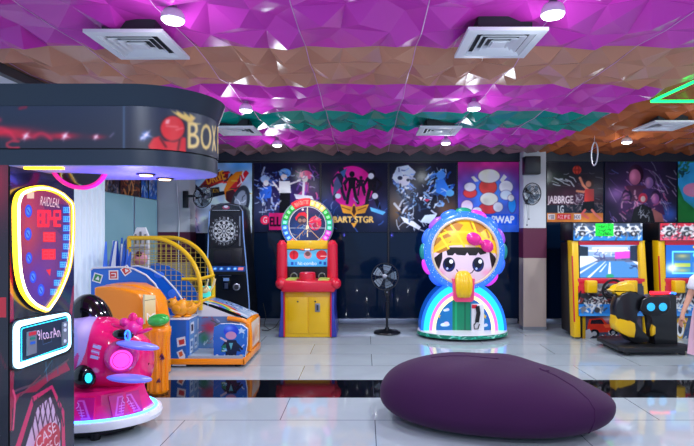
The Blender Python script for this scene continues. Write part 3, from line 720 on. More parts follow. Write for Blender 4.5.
Y0, Y1 = min(p[0] for p in ins_)/100, max(p[0] for p in ins_)/100; Z1, Z0 = -min(p[1] for p in ins_)/100, -max(p[1] for p in ins_)/100
c = Cv(Y0*100,-Z1*100,Y1*100,-Z0*100,3.6,(120,30,70)); c.T = T_
c.grad((150,36,60),(46,20,120))
def pblob(c, x, y, rx, ry, col, al=1.0):
    (a0,b0),(a1,b1),(a2,b2) = c.t((x,y)), c.t((x+rx,y)), c.t((x,y+ry)); T, c.T = c.T, None; c.blob(a0,b0,max(.01,abs(a1-a0)),max(.01,abs(b2-b0)),col,al); c.T = T
def pell(c, x, y, rx, ry, col, al=1.0, n=20): c.poly([(x+rx*math.cos(2*PI*k/n), y+ry*math.sin(2*PI*k/n)) for k in range(n)], col, al)
pblob(c,30,225,12,50,(185,60,75),.9); pblob(c,52,215,14,40,(110,30,90),.7); c.poly([(42,202),(68,205),(66,240),(54,228),(46,212)],(50,24,80),.7); pblob(c,70,250,7,50,(20,40,180),.8); pblob(c,38,280,14,26,(80,40,170),.8); pblob(c,50,262,10,26,(110,50,130),.7)
c.text('RAIDLEAL',40.5,197.5,60,206.5,(240,210,215),ang=.14); c.rect(27,192,34,198.5,(225,190,170))
def seg7(c, x0, y0, x1, y1, chars, col, w=1.2):
    n = len(chars); cw = (x1-x0)/n
    S = {'8':'abcdefg','0':'abcdef','4':'bcfg','2':'abdeg','9':'abcdfg'}
    for i, ch in enumerate(chars):
        a0, a1 = x0+i*cw+cw*.14, x0+(i+1)*cw-cw*.14; m = (y0+y1)/2
        q = {'a':[(a0,y0),(a1,y0)],'b':[(a1,y0),(a1,m)],'c':[(a1,m),(a1,y1)],'d':[(a0,y1),(a1,y1)],'e':[(a0,m),(a0,y1)],'f':[(a0,y0),(a0,m)],'g':[(a0,m),(a1,m)]}
        for s in S[ch]: c.line(q[s], w, col)
pblob(c,49,218,14,9,(200,10,40),.6)
seg7(c,37.5,211.5,61,225.5,'8042',(255,25,45),1.6)
c.rect(43,232,55.5,242,(235,15,40)); c.rect(42,249,55.5,259.5,(255,15,40)); seg7(c,43.5,233.5,54.5,240.5,'88',(255,60,80),.5); seg7(c,43,251,54.5,258,'88',(255,60,80),.5)
c.poly([(46,270),(51,269),(50,276)],(230,30,50))
for x,y,rr in ((28.5,211,3.6),(28,234,3.6),(29,258,3.2),(33,277,3.4),(41,290,3.4)):
    pell(c,x,y,rr,rr*1.8,(30,70,235)); pell(c,x,y,rr*.6,rr*1.1,(70,130,255)); c.line([(x-1,y-1.5),(x+1,y+2)],.6,(20,40,150))
for k in range(10):
    x = 66.6-(0 if k < 5 else (k-4)**1.45*1.25); y = 210+k*9.1; c.rect(x-3.8,y-3.5,x+3.8,y+3.5,(20,60,190)); seg7(c,x-3.2,y-2.3,x+3.2,y+2.3,'880',(80,190,255),.45)
c.T = None
ins = c.inpoly(ins_) > .5
printed('display', c, flat((XD+.001,Y0,Z0),(0,Y1-Y0,0),(0,0,Z1-Z0)), 'backlit', bx, mask=ins)
# coin panel with white light frame
XP = FX+.014
def quad(pts, r=.25, n=6):
    """rounded four-cornered outline through photo pixels: corners top-left, top-right, bottom-right, bottom-left"""
    P = [Vector(p) for p in pts]; O = []
    for i in range(4):
        p, a, b_ = P[i], P[i-1], P[(i+1)%4]; ra, rb = r/max(1e-6,(a-p).length), r/max(1e-6,(b_-p).length)
        s_, e_ = p+(a-p)*ra, p+(b_-p)*rb
        for k in range(n+1): t = k/n; O.append(s_*(1-t)**2+p*2*t*(1-t)+e_*t*t)
    return O
def fq(pts, r, X): return [facept(p.x, p.y, X) for p in quad(pts, r)]
OUT = [(12.2,320.5),(71.5,310.5),(72.5,352),(12.2,372.5)]; MID = [(16,324.5),(69.3,313.2),(69.8,348.5),(16,367)]; INN = [(21.5,328.5),(68,317),(68.2,345.5),(21.5,362)]
b = B(); b.prism([p-Vector((.013,0,0)) for p in fq(OUT,7,XP)], (.013,0,0), 'black'); b.build('coin_panel', bx)
lp_ = fq(MID,6,XP+.005); yy = [p.y for p in lp_]
b = B(); b.tube(lp_, [.007+.0075*max(0,1-(p.y-min(yy))/(max(yy)-min(yy))) for p in lp_], 'led_ice', closed=True, seg=12); b.build('white_light_frame', bx)
b = B(); b.tube(fq(INN,2.5,XP+.002), .0017, 'led_cyan', closed=True, seg=6); b.build('inner_light_line', bx)
T_ = facexp(XP+.001); q_ = [T_(*p) for p in ((22,329),(67.5,317.5),(67.7,345),(22,361.5))]
Y0, Y1 = q_[0][0]/100, q_[1][0]/100; Za, Zb_ = -min(p[1] for p in q_)/100, -max(p[1] for p in q_)/100
c = Cv(Y0*100,-Za*100,Y1*100,-Zb_*100,7,(22,34,56)); c.T = T_
c.poly([(43,337),(51.5,334.5),(51.5,341.5),(43,344.5)],(12,16,30)); c.line([(43,337),(51.5,334.5),(51.5,341.5),(43,344.5),(43,337)],.3,(60,90,130)); c.text('9/co.rAn',37.5,328.5,60,338.5,(235,195,220),ang=-.16); c.T = None
printed('coin_panel_face', c, flat((XP+.001,Y0,Zb_),(0,Y1-Y0,0),(0,0,Za-Zb_)), 'softlit', bx)
def plate(b, x0, yt0, yb0, x1, yt1, yb1, h, m): b.prism([facept(x0,yt0,XP), facept(x1,yt1,XP), facept(x1,yb1,XP), facept(x0,yb0,XP)], (h,0,0), m)
b = B(); plate(b,26.2,332.2,355.8,35.2,330.2,352.8,.008,'grey'); plate(b,27.2,332.5,336,34.4,331,334.4,.010,'red'); plate(b,28.6,337.5,340,33.4,336.5,339,.010,'teal'); plate(b,28.6,342,344.6,33.4,341,343.6,.010,'blue'); b.build('coin_slot', bx)
b = B(); plate(b,61.4,322.5,345.5,67.3,321,343,.007,'grey')
for y in (325,330,341): p_ = facept(64.6,y,XP+.006); b.cyl(p_,p_+Vector((.005,0,0)),.009,'white')
b.build('button_plate', bx)
# roof sign: straight front with a rounded right end
R, AX, AY = .30, -1.07, FY+.30
def rim(s, off=0.0):
    """point on the outline at arc length s (0 at x = -3.05 on the front)"""
    L = AX+3.05
    if s <= L: return (-3.05+s, FY-off)
    a = (s-L)/R
    if a <= PI: return (AX+(R+off)*math.sin(a), AY-(R+off)*math.cos(a))
    return (AX-(s-L-PI*R), AY+R+off)
LS = AX+3.05; STOT = LS*2+PI*R
ss = [LS*k/8 for k in range(8)]+[LS+PI*R*k/28 for k in range(29)]+[LS+PI*R+LS*k/8 for k in range(1,9)]
def ringwall(b, z0, o0, z1, o1, m):
    V, Fc = [], []
    for s in ss:
        x, y = rim(s, o0); V.append((x,y,z0)); x, y = rim(s, o1); V.append((x,y,z1))
    for i in range(len(ss)-1): Fc.append((2*i,2*i+2,2*i+3,2*i+1))
    b.mesh(V, Fc, m)
def slab(b, z0, z1, off, m): b.prism([(*rim(s, off), z0) for s in ss], (0,0,z1-z0), m)
b = B(); slab(b, ZB+.004, 2.172, -.012, 'black'); ringwall(b, 2.083, .006, 2.174, .038, 'roof_lip'); ringwall(b, 2.174,.038,2.174,-.03,'roof_lip'); ringwall(b, 2.083,.006,2.083,-.012,'roof_lip'); b.build('roof_body', bx)
b = B(); ringwall(b, ZB, .0, 1.885, .0, 'roof_lip'); ringwall(b,1.885,.0,1.885,-.02,'roof_lip'); b.build('roof_band', bx)
b = B(); slab(b, ZB-.004, ZB+.004, -.004, 'roof_under'); b.build('roof_underside', bx)
def spx(px):                    # photo pixel column -> arc length on the sign
    lo, hi = 0.0, LS+PI*R*.53
    for _ in range(40):
        m = (lo+hi)/2; x, y = rim(m, .002)
        if CX+F*x/y < px: lo = m
        else: hi = m
    return (lo+hi)/2
def signpx(px, py):
    s = spx(px); x, y = rim(s, .002); return (s*100, -(EYE-(py-CY)*y/F)*100)
S1 = LS+PI*R
c = Cv(0,-209,S1*100,-189,3.0,(34,46,66)); c.grad((36,52,76),(30,36,54)); 
c.T = signpx
s0 = signpx(-10,130)
for x,y,rx,ry,a in ((2,132,30,5,.95),(24,136,12,3.4,.8),(62,136,16,3.2,.8),(98,137,8,2.4,.5)): 
    p = c.t((x,y)); c.T = None; c.blob(p[0],p[1],rx*.46,ry*.46,(225,30,60),a); c.T = signpx
for x0_, y0_, x1_, y1_, x2_, y2_ in ((0,128,9,129,15,139),(34,137,42,129,51,139),(-40,120,-20,114,0,120)):
    for w_, a_ in ((3.0,.18),(1.6,.3),(.6,.6)):
        c.line([(x0_+(x1_-x0_)*2*t*(1-t)*0+((1-t)**2*x0_+2*t*(1-t)*x1_+t*t*x2_)-x0_, (1-t)**2*y0_+2*t*(1-t)*y1_+t*t*y2_) for t in [k/8 for k in range(9)]], w_, (225,40,75), a_)
c.line([(19,141.5),(12,141),(7,143.5),(7,146),(12,148),(19,147.5)],1.0,(215,45,70),.8); c.line([(20,108.5),(26,107)],1.6,(150,30,60),.7); c.line([(110,137),(114,133)],.5,(120,110,140))
def star(c, x, y, r, col):
    p = c.t((x, y)); T, c.T = c.T, None; r *= .46
    c.blob(p[0],p[1],r*.8,r*.8,col,.9); c.blob(p[0],p[1],r*.35,r*.35,(255,250,255),1)
    for a in (.3,1.87,-.9,2.4): c.poly([(p[0]+r*2*math.cos(a),p[1]+r*2*math.sin(a)),(p[0]+r*.2*math.cos(a+1.57),p[1]+r*.2*math.sin(a+1.57)),(p[0]-r*1.2*math.cos(a),p[1]-r*1.2*math.sin(a)),(p[0]-r*.2*math.cos(a+1.57),p[1]-r*.2*math.sin(a+1.57))],(255,235,245),.7)
    c.T = T
star(c,26,136,3.6,(255,120,150)); star(c,65,136,3.6,(255,120,150)); star(c,96,137,2.6,(255,150,170)); star(c,146,135,4.2,(90,150,255)); star(c,142,138,2.4,(90,150,255))
c.line([(124,104),(124,149)],.7,(70,100,130))
# red boxing glove and lettering
c.poly([(148,146),(153,138),(160,136),(164,141),(174,142),(180,136),(186,138),(186,152),(150,150)],(215,36,46)); c.line([(160,138),(166,147)],.7,(60,10,20)); c.line([(180,138),(178,150)],.7,(60,10,20))
gp = [(172.5+12*math.cos(a), 128.5+12.5*math.sin(a)) for a in [k*PI/12 for k in range(24)]]
c.poly([(172.5+13*math.cos(a), 128.5+13.4*math.sin(a)) for a in [k*PI/12 for k in range(24)]],(30,16,30)); c.poly(gp,(222,40,48))
c.poly([(166,120),(170,119),(169,124),(165,124)],(255,170,170)); c.line([(166,126),(178,127)],.6,(240,120,120)); c.line([(176,130),(183,128)],.6,(240,120,120))
c.poly([(170,110),(177,113),(176,110),(184,115),(183,111),(190,117),(189,113),(196,118),(192,122),(202,124),(191,126),(186,121),(180,118)],(240,205,110))
for l, x0, x1 in (('B',188,199),('O',200.8,211),('X',212,215.6)):
    c.text(l,x0-.5,121.5+(x0-187)*.16,x1+.5,148.5+(x0-187)*.12,(110,60,20)); c.text(l,x0,122+(x0-187)*.16,x1,148+(x0-187)*.12,(240,212,130),fat=.35)
c.T = None; c.blur(.35); c.text('R',248,-206,257,-192,(245,205,80)); c.streaks(14,[(220,50,60),(90,150,255)],(262,-208,S1*100-2,-190),4,9,.9,.6,93)
def fsign(u, v):
    x, y = rim(u*S1, .003); return Vector((x, y, 1.89+.20*v))
printed('sign_band', c, fsign, 'print', bx)
# lights and the round punch pad under the roof
for x, y in ((SX(146,2.6),2.6),(SX(167,2.83),2.80)):
    b = B(); b.lathe([(0,-.012),(.03,-.012),(.034,-.004),(.034,0),(0,0)],'led_warm',(x,y,ZB-.004),seg=20); b.lathe([(.034,-.008),(.046,-.006),(.046,0),(.034,0)],'black',(x,y,ZB-.004),seg=20); b.build('roof_downlight', bx)
b = B(); b.box((-1.575,2.33,ZB-.014),(-1.40,2.352,ZB-.004),'led_yellow'); b.build('yellow_light_strip', bx)
pc = Vector((-1.46,2.58,1.862)); RR = .125
ax = Vector((.25,-.9,-.35)).normalized(); q = Vector((0,0,1)).rotation_difference(ax).to_matrix().to_4x4()
b = B(); b.lathe([(0,-.035),(.10,-.035),(.118,-.01),(.118,.012),(.10,.02),(0,.024)],'black_gloss',pc,axis=ax,seg=36); b.build('punch_pad', bx)
b = B(); b.tube([pc+(q@Vector((RR*math.cos(2*PI*k/40),RR*math.sin(2*PI*k/40),.004))) for k in range(40)], .015, 'led_magenta', closed=True); b.build('pink_pad_rim', bx)
b = B(); b.cyl(pc-ax*.03+Vector((0,0,0)), (pc.x-.05,pc.y+.1,ZB), .025, 'dark_grey'); b.build('pad_arm', bx)
plight(-1.2,2.62,1.66,5.0,(100,95,255),.06,'roof_glow')

# ================================================================== pink plane ride
PC = Vector((-2.12,3.90,0))
SXB, SYB = 1.13, .76
pr = thing('kiddie_plane_ride', 'pink glowing spaceship kiddie ride on a round white base beside the boxing machine', 'kiddie ride', PC)
b = B(); b.lathe([(0,.09),(.44,.09),(.47,.10),(.478,.13),(.47,.155),(.45,.16),(0,.16)],'white_gloss',PC,seg=64,sx=SXB,sy=SYB)
b.lathe([(0,.03),(.33,.03),(.35,.09),(0,.09)],'black',PC,seg=40,sx=SXB,sy=SYB)
for k in range(6): b.cyl(PC+Vector((.3*math.cos(k*PI/3),.24*math.sin(k*PI/3),0)),PC+Vector((.3*math.cos(k*PI/3),.24*math.sin(k*PI/3),.05)),.035,'black')
b.build('base', pr)
b = B(); b.tube([PC+Vector((.435*SXB*math.cos(2*PI*k/60),.435*SYB*math.sin(2*PI*k/60),.165)) for k in range(60)], .009, 'led_blue2', closed=True); b.build('base_light_ring', pr)
# faceted pedestal with raised panels
N = 7; V = []; Fc = []; A0 = -1.93
for z, rr in ((.16,(.415,.375)),(.25,(.37,.35)),(.325,(.35,.34)),(.34,(.30,.29))):
    for k in range(N*2):
        a = A0+2*PI*k/(N*2); q2 = rr[1-(k % 2)]; V.append((PC.x+q2*SXB*math.cos(a),PC.y+q2*SYB*math.sin(a),z))
for j in range(3):
    for k in range(N*2): k2 = (k+1)%(N*2); Fc.append((j*N*2+k,j*N*2+k2,(j+1)*N*2+k2,(j+1)*N*2+k))
Fc.append(tuple(range(3*N*2,4*N*2))); b = B(); b.mesh(V, Fc, 'magenta_plastic'); b.build('pedestal', pr, ang=.12)
for k_ in (-1,0,1):
    a0 = A0+PI/N+k_*2*PI/N
    c = Cv(0,0,30,20,2.2,(215,25,130)); c.poly([(2,19),(8,2),(22,2),(28,19)],(235,90,205)); c.poly([(4.2,17.8),(9.4,3.4),(20.6,3.4),(25.8,17.8)],(205,30,140)); c.ring(15,6.5,3,2.8,.9,(245,150,230)); c.line([(15,5),(15,8)],.8,(245,150,230))
    for k in range(3): c.line([(8-k*.6,11+k*2.4),(22+k*.6,11+k*2.4)],.8,(240,120,215))
    c.line([(11,8),(8.5,17)],.8,(240,120,215)); c.line([(19,8),(21.5,17)],.8,(240,120,215))
    d0 = Vector((math.cos(a0),math.sin(a0),0)); sd = Vector((-d0.y,d0.x,0))
    SM = Matrix.Diagonal((SXB,SYB,1)); O = PC+SM@(d0*.392-sd*.12)+Vector((0,0,.168)); printed('pedestal_panel', c, flat(O, SM@(sd*.24), SM@(Vector((0,0,.150))-d0*.045)), 'print_gloss', pr, thick=.02, back='magenta_plastic')
# hull from cross sections along x
HX = [-2.52,-2.49,-2.42,-2.32,-2.17,-2.05,-1.93,-1.83,-1.765,-1.735,-1.725]
HZ = [.63,.63,.62,.605,.585,.558,.525,.495,.475,.465,.465]
HH = [.02,.10,.18,.235,.268,.268,.245,.215,.18,.13,.01]
HD = [.02,.12,.19,.25,.29,.30,.28,.24,.19,.13,.01]
def hsec(x): return np.interp(x,HX,HZ), np.interp(x,HX,HH), np.interp(x,HX,HD)
def hull(u, v):
    x = -2.52+.795*u; zc, hh, hd = hsec(x); a = PI/2-2*PI*(1-v)
    ca, sa = math.cos(a), math.sin(a)
    return Vector((x, 4.03-hd*math.copysign(abs(ca)**.85,ca), zc+hh*math.copysign(abs(sa)**.85,sa)))
c = Cv(0,0,100,100,1.6,(222,22,100)); c.a[:] = (238,24,112); c.noise(.05,10,3)
def hullpx(px, py):
    Yq = 3.76; x = SX(px,Yq); zc, hh, hd = hsec(x); s_ = max(-.999,min(.999,(SZ(py,Yq)-zc)/hh)); s_ = math.copysign(abs(s_)**(1/.85),s_)
    return ((x+2.52)/.795*100, (PI/2-math.asin(s_))/(2*PI)*100)
c.T = hullpx
pell(c,70,343,18,27,(190,165,240),n=40); pell(c,66,348,13,20,(160,165,245),n=30); pblob(c,80,330,7,8,(240,215,250),.8); c.poly([(72,372),(78,366),(81,355),(79,352),(74,360),(68,366)],(215,30,150)); c.poly([(60,368),(72,350),(76,352),(70,366),(62,374)],(225,80,190))
for k in range(3): c.poly([(93.5-k*.6,344+k*5),(101-k*.6,346.5+k*5),(100.5-k*.6,349.5+k*5),(93-k*.6,347+k*5)],(190,185,245))
c.text('luckstars',90.5,323.5,99.5,327,(250,190,215),ang=.12)
for x,y in ((104,331),(109,336),(97,334),(100,357),(106,329),(112,340)): pell(c,x,y,.5,.6,(255,170,200))
c.text('LUCKSTARS',135,359,160,363,(240,60,110),ang=-1.5)
printed('hull', c, hull, 'print_gloss', pr)
f = Vector((.42,-.90,-.10)).normalized(); nose = W(121.5,359.5,3.735)+f*.0
q = Vector((0,0,1)).rotation_difference(f).to_matrix()
b = B(); b.lathe([(.125,-.09),(.115,-.03),(.10,.0),(.085,.012),(.075,.010)],'hot_pink',nose,axis=f,seg=36); b.build('nose_rim', pr)
b = B(); b.lathe([(.0,.022),(.05,.020),(.072,.012),(.08,.004),(0,.0)],'led_pink',nose,axis=f,seg=36); b.build('nose_light', pr)
b = B(); b.tube([nose+f*.019+(q@Vector((.058*math.cos(2*PI*k/40),.058*math.sin(2*PI*k/40),0))) for k in range(40)], .0022, 'maroon', closed=True); b.build('nose_ring', pr)
b = B(); b.ell(W(92,322,4.12),(.155,.17,.235),'black_gloss',M=Matrix.Rotation(-.30,3,'Y'),u=32,v=20); b.build('canopy', pr)
def fin(px, py, Y, L, w, h, tilt, name):
    b = B(); M = Matrix.Rotation(tilt,3,'Y')@Matrix.Rotation(.25,3,'Z'); b.ell(W(px,py,Y),(L,w*.5,h),'lilac_glow',M=M,u=32,v=16); return b.build(name, pr)
fin(138,345.5,3.70,.15,.13,.028,.20,'fin'); fin(129.5,378.5,3.66,.155,.13,.028,.13,'fin')
b = B(); b.ell(W(85,376,3.76),(.085,.09,.095),'black_gloss',u=24,v=16); b.build('thruster', pr)
tc_ = W(88.5,378,3.675); b = B(); b.tube([tc_+Vector((.036*math.cos(2*PI*k/24),.008,.048*math.sin(2*PI*k/24))) for k in range(24)],.012,'black_gloss',closed=True); b.ell(tc_,(.024,.014,.034),'led_cyan'); b.build('thruster_light', pr)
ah = W(133,328,3.86); b = B(); b.ell(ah,(.07,.06,.062),'hot_pink'); b.ell(ah+Vector((.0,0,.07)),(.036,.026,.048),'magenta_plastic'); b.ell(ah+Vector((-.05,-.02,.045)),(.042,.034,.034),'hot_pink',M=Matrix.Rotation(.5,3,'Y')); b.ell(ah+Vector((.05,0,.045)),(.03,.026,.036),'hot_pink'); b.build('pilot_figure', pr)
for s_ in (1,-1): b = B(); b.ell(ah+Vector((.09*s_,-.02,-.02 if s_>0 else .015)),(.07,.026,.016),'magenta_plastic',M=Matrix.Rotation(-.3*s_,3,'Y')); b.build('pilot_ear', pr)
eh = W(123,334.5,3.74); b = B(); b.ell(eh,(.078,.05,.038),'black_gloss',M=Matrix.Rotation(.12,3,'Y')); b.build('headlight_shell', pr)
b = B(); b.tube([eh+Vector((.052,-.028,0))+Vector((.018*math.cos(2*PI*k/24),-.01,.036*math.sin(2*PI*k/24))) for k in range(24)],.007,'led_blue',closed=True,seg=8); b.ell(eh+Vector((.054,-.030,0)),(.014,.008,.028),'lilac'); b.build('headlight', pr)

# ================================================================== orange game with blue board
og = thing('orange_toddler_game', 'orange moulded toddler game with blue arched back board behind the pink ride', 'arcade machine', (-2.3,5.2,0))
YO = 4.97
def ppl(pts, Y): return [W(x, y, Y) for x, y in pts]
b = B(); b.prism(ppl([(94,384),(94,288),(97,287),(110,287),(125,289),(137,293),(142.5,299),(145,308),(146,325),(150,331),(158,384)],YO),(0,.24,0),'orange',bev=.02,seg=3); b.build('front_body', og, ang=1.0)
b = B(); b.prism(ppl([(97,377),(97,290),(105,285),(120,284),(136,285),(150.5,292),(157,301),(160,319),(162,377)],YO+.26),(0,.26,0),'orange',bev=.02,seg=3); b.build('rear_arch', og, ang=1.0)
# cream panel with M, set between front and rear
c = Cv(0,0,12,24,4,(235,215,150)); c.grad((240,228,180),(238,190,110)); c.line([(0,5),(6,4),(12,3)],.4,(90,70,40)); c.text('M',2,15,10,21,(250,245,235)); c.text('!',10.3,14.5,11.4,20,(250,245,235))
b0 = W(144,320,YO-.01); printed('cream_panel', c, flat(W(145,324,YO-.012), W(156,324,YO+.15)-W(145,324,YO-.012), Vector((-.005,0,.29))), 'print', og, thick=.02, back='cream')
lx, ly = -1.965, 4.80
b = B(); b.lathe([(0,.0),(.085,.0),(.09,.03),(.085,.12),(.085,.25),(.09,.38),(.10,.47),(.115,.54),(.12,.585),(.11,.62),(.07,.64),(0,.645)],'orange',(lx,ly,0),seg=28,sy=.9)
for a in range(5):
    ang = -2.6+a*.62; b.tube([(lx+rr*math.cos(ang),ly+.9*rr*math.sin(ang),z) for rr, z in ((.11,.585),(.095,.48),(.088,.36),(.084,.24),(.083,.11),(.086,.02))],.018,'orange',seg=10)
b.build('sculpted_leg', og, ang=1.2)
b = B()
for px_, py_ in ((161,356),(158,381),(162,358)): 
    p = W(px_,py_,ly-.105); b.prism([p+Vector((-.02,0,-.015)),p+Vector((.02,0,-.015)),p+Vector((.004,0,.022))],(0,.02,0),'maroon')
b.build('carved_face', og)
lc = Vector((SX(158.5,4.75),4.75,SZ(320.5,4.75))); b = B(); b.ell(lc,(.10,.075,.055),'green_plastic',M=Matrix.Rotation(-.12,3,'Y'))
for k in range(-2,3): b.tube([lc+Vector((-.08+.04*j, k*.022, .053*math.sqrt(max(0,1-((-.08+.04*j)/.10)**2-(k*.022/.075)**2))+.002+(-.08+.04*j)*.1)) for j in range(5)], .008,'green_plastic',seg=6)
b.build('green_leaf', og)
b = B(); YBd = 5.52; pts = ppl([(91,372),(91,270),(93,268),(124,267),(134,269),(146,275),(155,284),(161,295),(165,308),(167,322),(167,372)],YBd); pts = [Vector((p.x,p.y,max(p.z,.0))) for p in pts]
b.prism(pts,(0,.03,0),'blue_print'); bo = b.build('back_board', og)
b = B(); b.tube(pts[1:-1],.010,'white',seg=8); b.build('white_edging', og)
def sticker(px_, py_, s, ang, col, Y, kind=0):
    c = Cv(-10,-10,10,10,1.2,(235,238,240)); c.rect(-7.6,-7.6,7.6,7.6,col)
    if kind == 0: c.line([(-4,-3),(4,-3),(4,4),(-4,4)],2.2,(235,238,240))
    else: c.poly([(-4,4),(0,-5),(4,0),(5,4)],(235,238,240))
    p = W(px_,py_,Y); h = s*Y/F; ca, sa = math.cos(ang), math.sin(ang)
    U = Vector((ca*h,0,sa*h)); V = Vector((-sa*h,0,ca*h))
    return c, flat(p-U/2-V/2, U, V)
for a in ((97.5,278,9,-.3,(40,140,80),1),(113.5,275,9.5,.02,(205,60,60),0),(126,270.5,8.5,.6,(205,60,60),1)):
    c, fn = sticker(a[0],a[1],a[2],a[3],a[4],YBd-.003,a[5]); printed('block_sticker', c, fn, 'print', og, thick=.002, back='white')
# ================================================================== blue toddler basketball machine
bb = thing('toddler_basketball_machine', 'blue toddler basketball machine with arched yellow cage and rainbow ramp', 'arcade machine', (-2.2,6.1,0))
YA, YZ = 5.68, 6.50
def zt(py, Y=YA): return SZ(py, Y)
# low platform with orange border
b = B(); b.box((-2.9,YA+.0,.06),(-1.37,YZ,.13),'platform_grey',bev=.006); b.build('platform', bb)
b = B(); b.box((-2.5,YA-.02,.035),(-1.35,YA+.0,.10),'orange',bev=.006); b.box((-1.37,YA-.02,.035),(-1.345,YZ,.11),'orange',bev=.004); b.build('orange_border', bb)
b = B()
for x in (-1.45,-2.2,-2.8):
    for y in (YA+.08,YZ-.1): b.cyl((x,y,0),(x,y,.065),.035,'black')
b.build('castors', bb)
# blue side board with arched top
pts = ppl([(115,366),(115,268),(138,266),(150,269),(164,277),(176,290),(185,304),(190,318),(190,366)],YA+.25); pts=[Vector((p.x,p.y,max(p.z,.10))) for p in pts]
b = B(); b.prism(pts,(0,.03,0),'blue_print'); b.build('side_board', bb)
b = B(); b.tube(pts[1:-1],.011,'white',seg=8); b.build('white_edging', bb)
for x,y,rx,rz in ((176,291,.075,.06),(161,272,.06,.04)): b = B(); b.ell(W(x-2,y+3,YA+.249),(rx,.006,rz),'sky'); b.build('cloud_mark', bb)
pts2=[Vector((p.x,YZ-.03,p.z)) for p in pts]; b = B(); b.prism(pts2,(0,.03,0),'blue_print'); b.build('side_board', bb)
# ticket box with printed ends
bx0, bx1, zb = SX(160,YA), SX(186.5,YA)+.02, zt(319.5)
b = B(); b.box((bx0,YA,.10),(bx1,6.18,zb),'blue_print',bev=.006); b.box((bx0-.005,YA-.006,zb-.006),(bx1+.006,6.186,zb+.008),'white',bev=.003); b.build('ticket_box', bb)
c = Cv(0,0,50,45,1.6,(70,110,170)); c.grad((90,140,200),(120,150,190),True)
for x,y in ((4,4),(30,3)): c.rect(x,y,x+13,y+14,(205,215,230)); c.rect(x+3,y+3,x+10,y+11,(30,40,70))
for x,y in ((3,24),(18,22),(32,21)): c.rect(x,y,x+11,y+17,(190,205,225)); c.rect(x+2,y+3,x+9,y+9,(70,110,170)); c.line([(x+3,y+13),(x+8,y+13)],1.5,(60,90,140))
c.blob(44,34,5,6,(200,60,80),.7)
printed('ticket_panel', c, flat((bx1+.008,YA+.01,.11),(0,.47,0),(0,0,zb-.12)), 'print', bb, thick=.006, back='blue')
c = Cv(160,320,187,366,2,(28,100,185)); c.poly([(161,330),(168,324),(172,326),(168,336),(162,338)],(225,235,240)); c.poly([(163,331),(168,326.5),(169,332),(164,336)],(40,150,90)); c.poly([(177,338),(186,336),(187,345),(178,347)],(225,230,235)); c.poly([(179,340),(185,338.6),(185.4,343.5),(180,345)],(200,60,60)); c.poly([(177,352),(183,349),(186,355),(180,359)],(225,230,235)); c.poly([(179,352.5),(182.5,351),(184,355),(180.5,357)],(215,100,60)); c.line([(162,345),(166,354),(164,358)],1.2,(120,190,240)); c.poly([(174,362),(186,354),(187,366),(172,366)],(210,225,235))
printed('front_print', c, front(160.5,320.5,186,366,YA-.002), 'print', bb)
# yellow cage
YN2 = YA+.30
def qarc(Y, x0, x1, z0, z1, n=16):
    P = [(SX(129,YN2),Y,z1)]
    P += [(x0+(x1-x0)*math.sin(k*PI/2/n), Y, z0+(z1-z0)*math.cos(k*PI/2/n)) for k in range(n+1)]
    P.append((x1,Y,.60)); return P
cx0, cx1 = SX(150,YN2), SX(200.5,YN2); cz0, cz1 = SZ(290,YN2), SZ(238,YN2)
near, far = qarc(YN2,cx0,cx1,cz0,cz1), qarc(YZ-.02,cx0+.04,cx1,cz0,cz1)
b = B(); b.tube(near,.026,'yellow',seg=10); b.tube(far,.026,'yellow',seg=10)
xl_ = SX(129,YN2); b.cyl((xl_,YN2,.6),(xl_,YN2,cz1),.024,'yellow'); b.cyl((xl_,YZ-.02,.6),(xl_,YZ-.02,cz1),.024,'yellow')
for z in (SZ(279,YN2), SZ(302,YN2)): b.cyl((cx1,YN2,z),(cx1,YZ-.02,z),.022,'yellow')
b.cyl((xl_,YN2,cz1),(xl_,YZ-.02,cz1),.024,'yellow')
for z in (SZ(279,YN2), SZ(302,YN2)): b.cyl((SX(182,YN2),YN2,z),(cx1,YN2,z),.018,'yellow')
b.build('cage_frame', bb)
def net(Y):
    b = B()
    def top(x):
        if x <= cx0: return cz1
        s = min(1,(x-cx0)/(cx1-cx0)); return cz0+(cz1-cz0)*math.sqrt(max(0,1-s*s))
    xa = xl_
    n = int((cx1-xa)/.062)
    for k in range(n+1): x = xa+k*.062; b.cyl((x,Y,.66),(x,Y,top(x)),.0035,'net',seg=5)
    z = .7
    while z < cz1:
        xe = cx1 if z < cz0 else cx0+(cx1-cx0)*math.sqrt(max(0,1-((z-cz0)/(cz1-cz0))**2))
        b.cyl((xa,Y,z),(xe,Y,z),.0035,'net',seg=5); z += .062
    return b.build('cage_net', bb)
net(YN2); net(YZ-.02)
# ramp with rainbow print
c = Cv(0,0,64,50,2,(190,205,225)); c.grad((80,120,190),(190,210,230),True); c.streaks(40,[(230,235,245),(60,90,150),(40,40,60),(120,160,210)],(0,0,64,26),4,10,1.4,.7,101)
for rr, col in ((27,(220,60,70)),(23.6,(240,150,60)),(20.2,(245,220,80)),(16.8,(90,190,90)),(13.4,(70,140,230)),(10,(150,90,190))): c.ell(18,50,rr*1.25,rr,col)
c.ell(18,50,8.5,7,(200,215,235)); c.ell(50,40,9,4,(235,240,248)); c.ell(44,42,6,3.4,(235,240,248)); c.streaks(14,[(240,245,250)],(36,4,62,24),3,6,1.6,.8,102)
r0, r1 = (-2.0,.70), (-1.36,.48)
printed('ramp', c, lambda u, v: Vector((r0[0]+(r1[0]-r0[0])*u, 6.0+(YZ-.04-6.0)*v, r0[1]+(r1[1]-r0[1])*u**1.4)), 'print_gloss', bb)
b = B(); b.prism([(-2.0,6.01,.13),(-1.36,6.01,.13),(-1.36,6.01,.47),(-1.55,6.01,.52),(-2.0,6.01,.69)],(0,.02,0),'white'); b.build('ramp_side', bb)
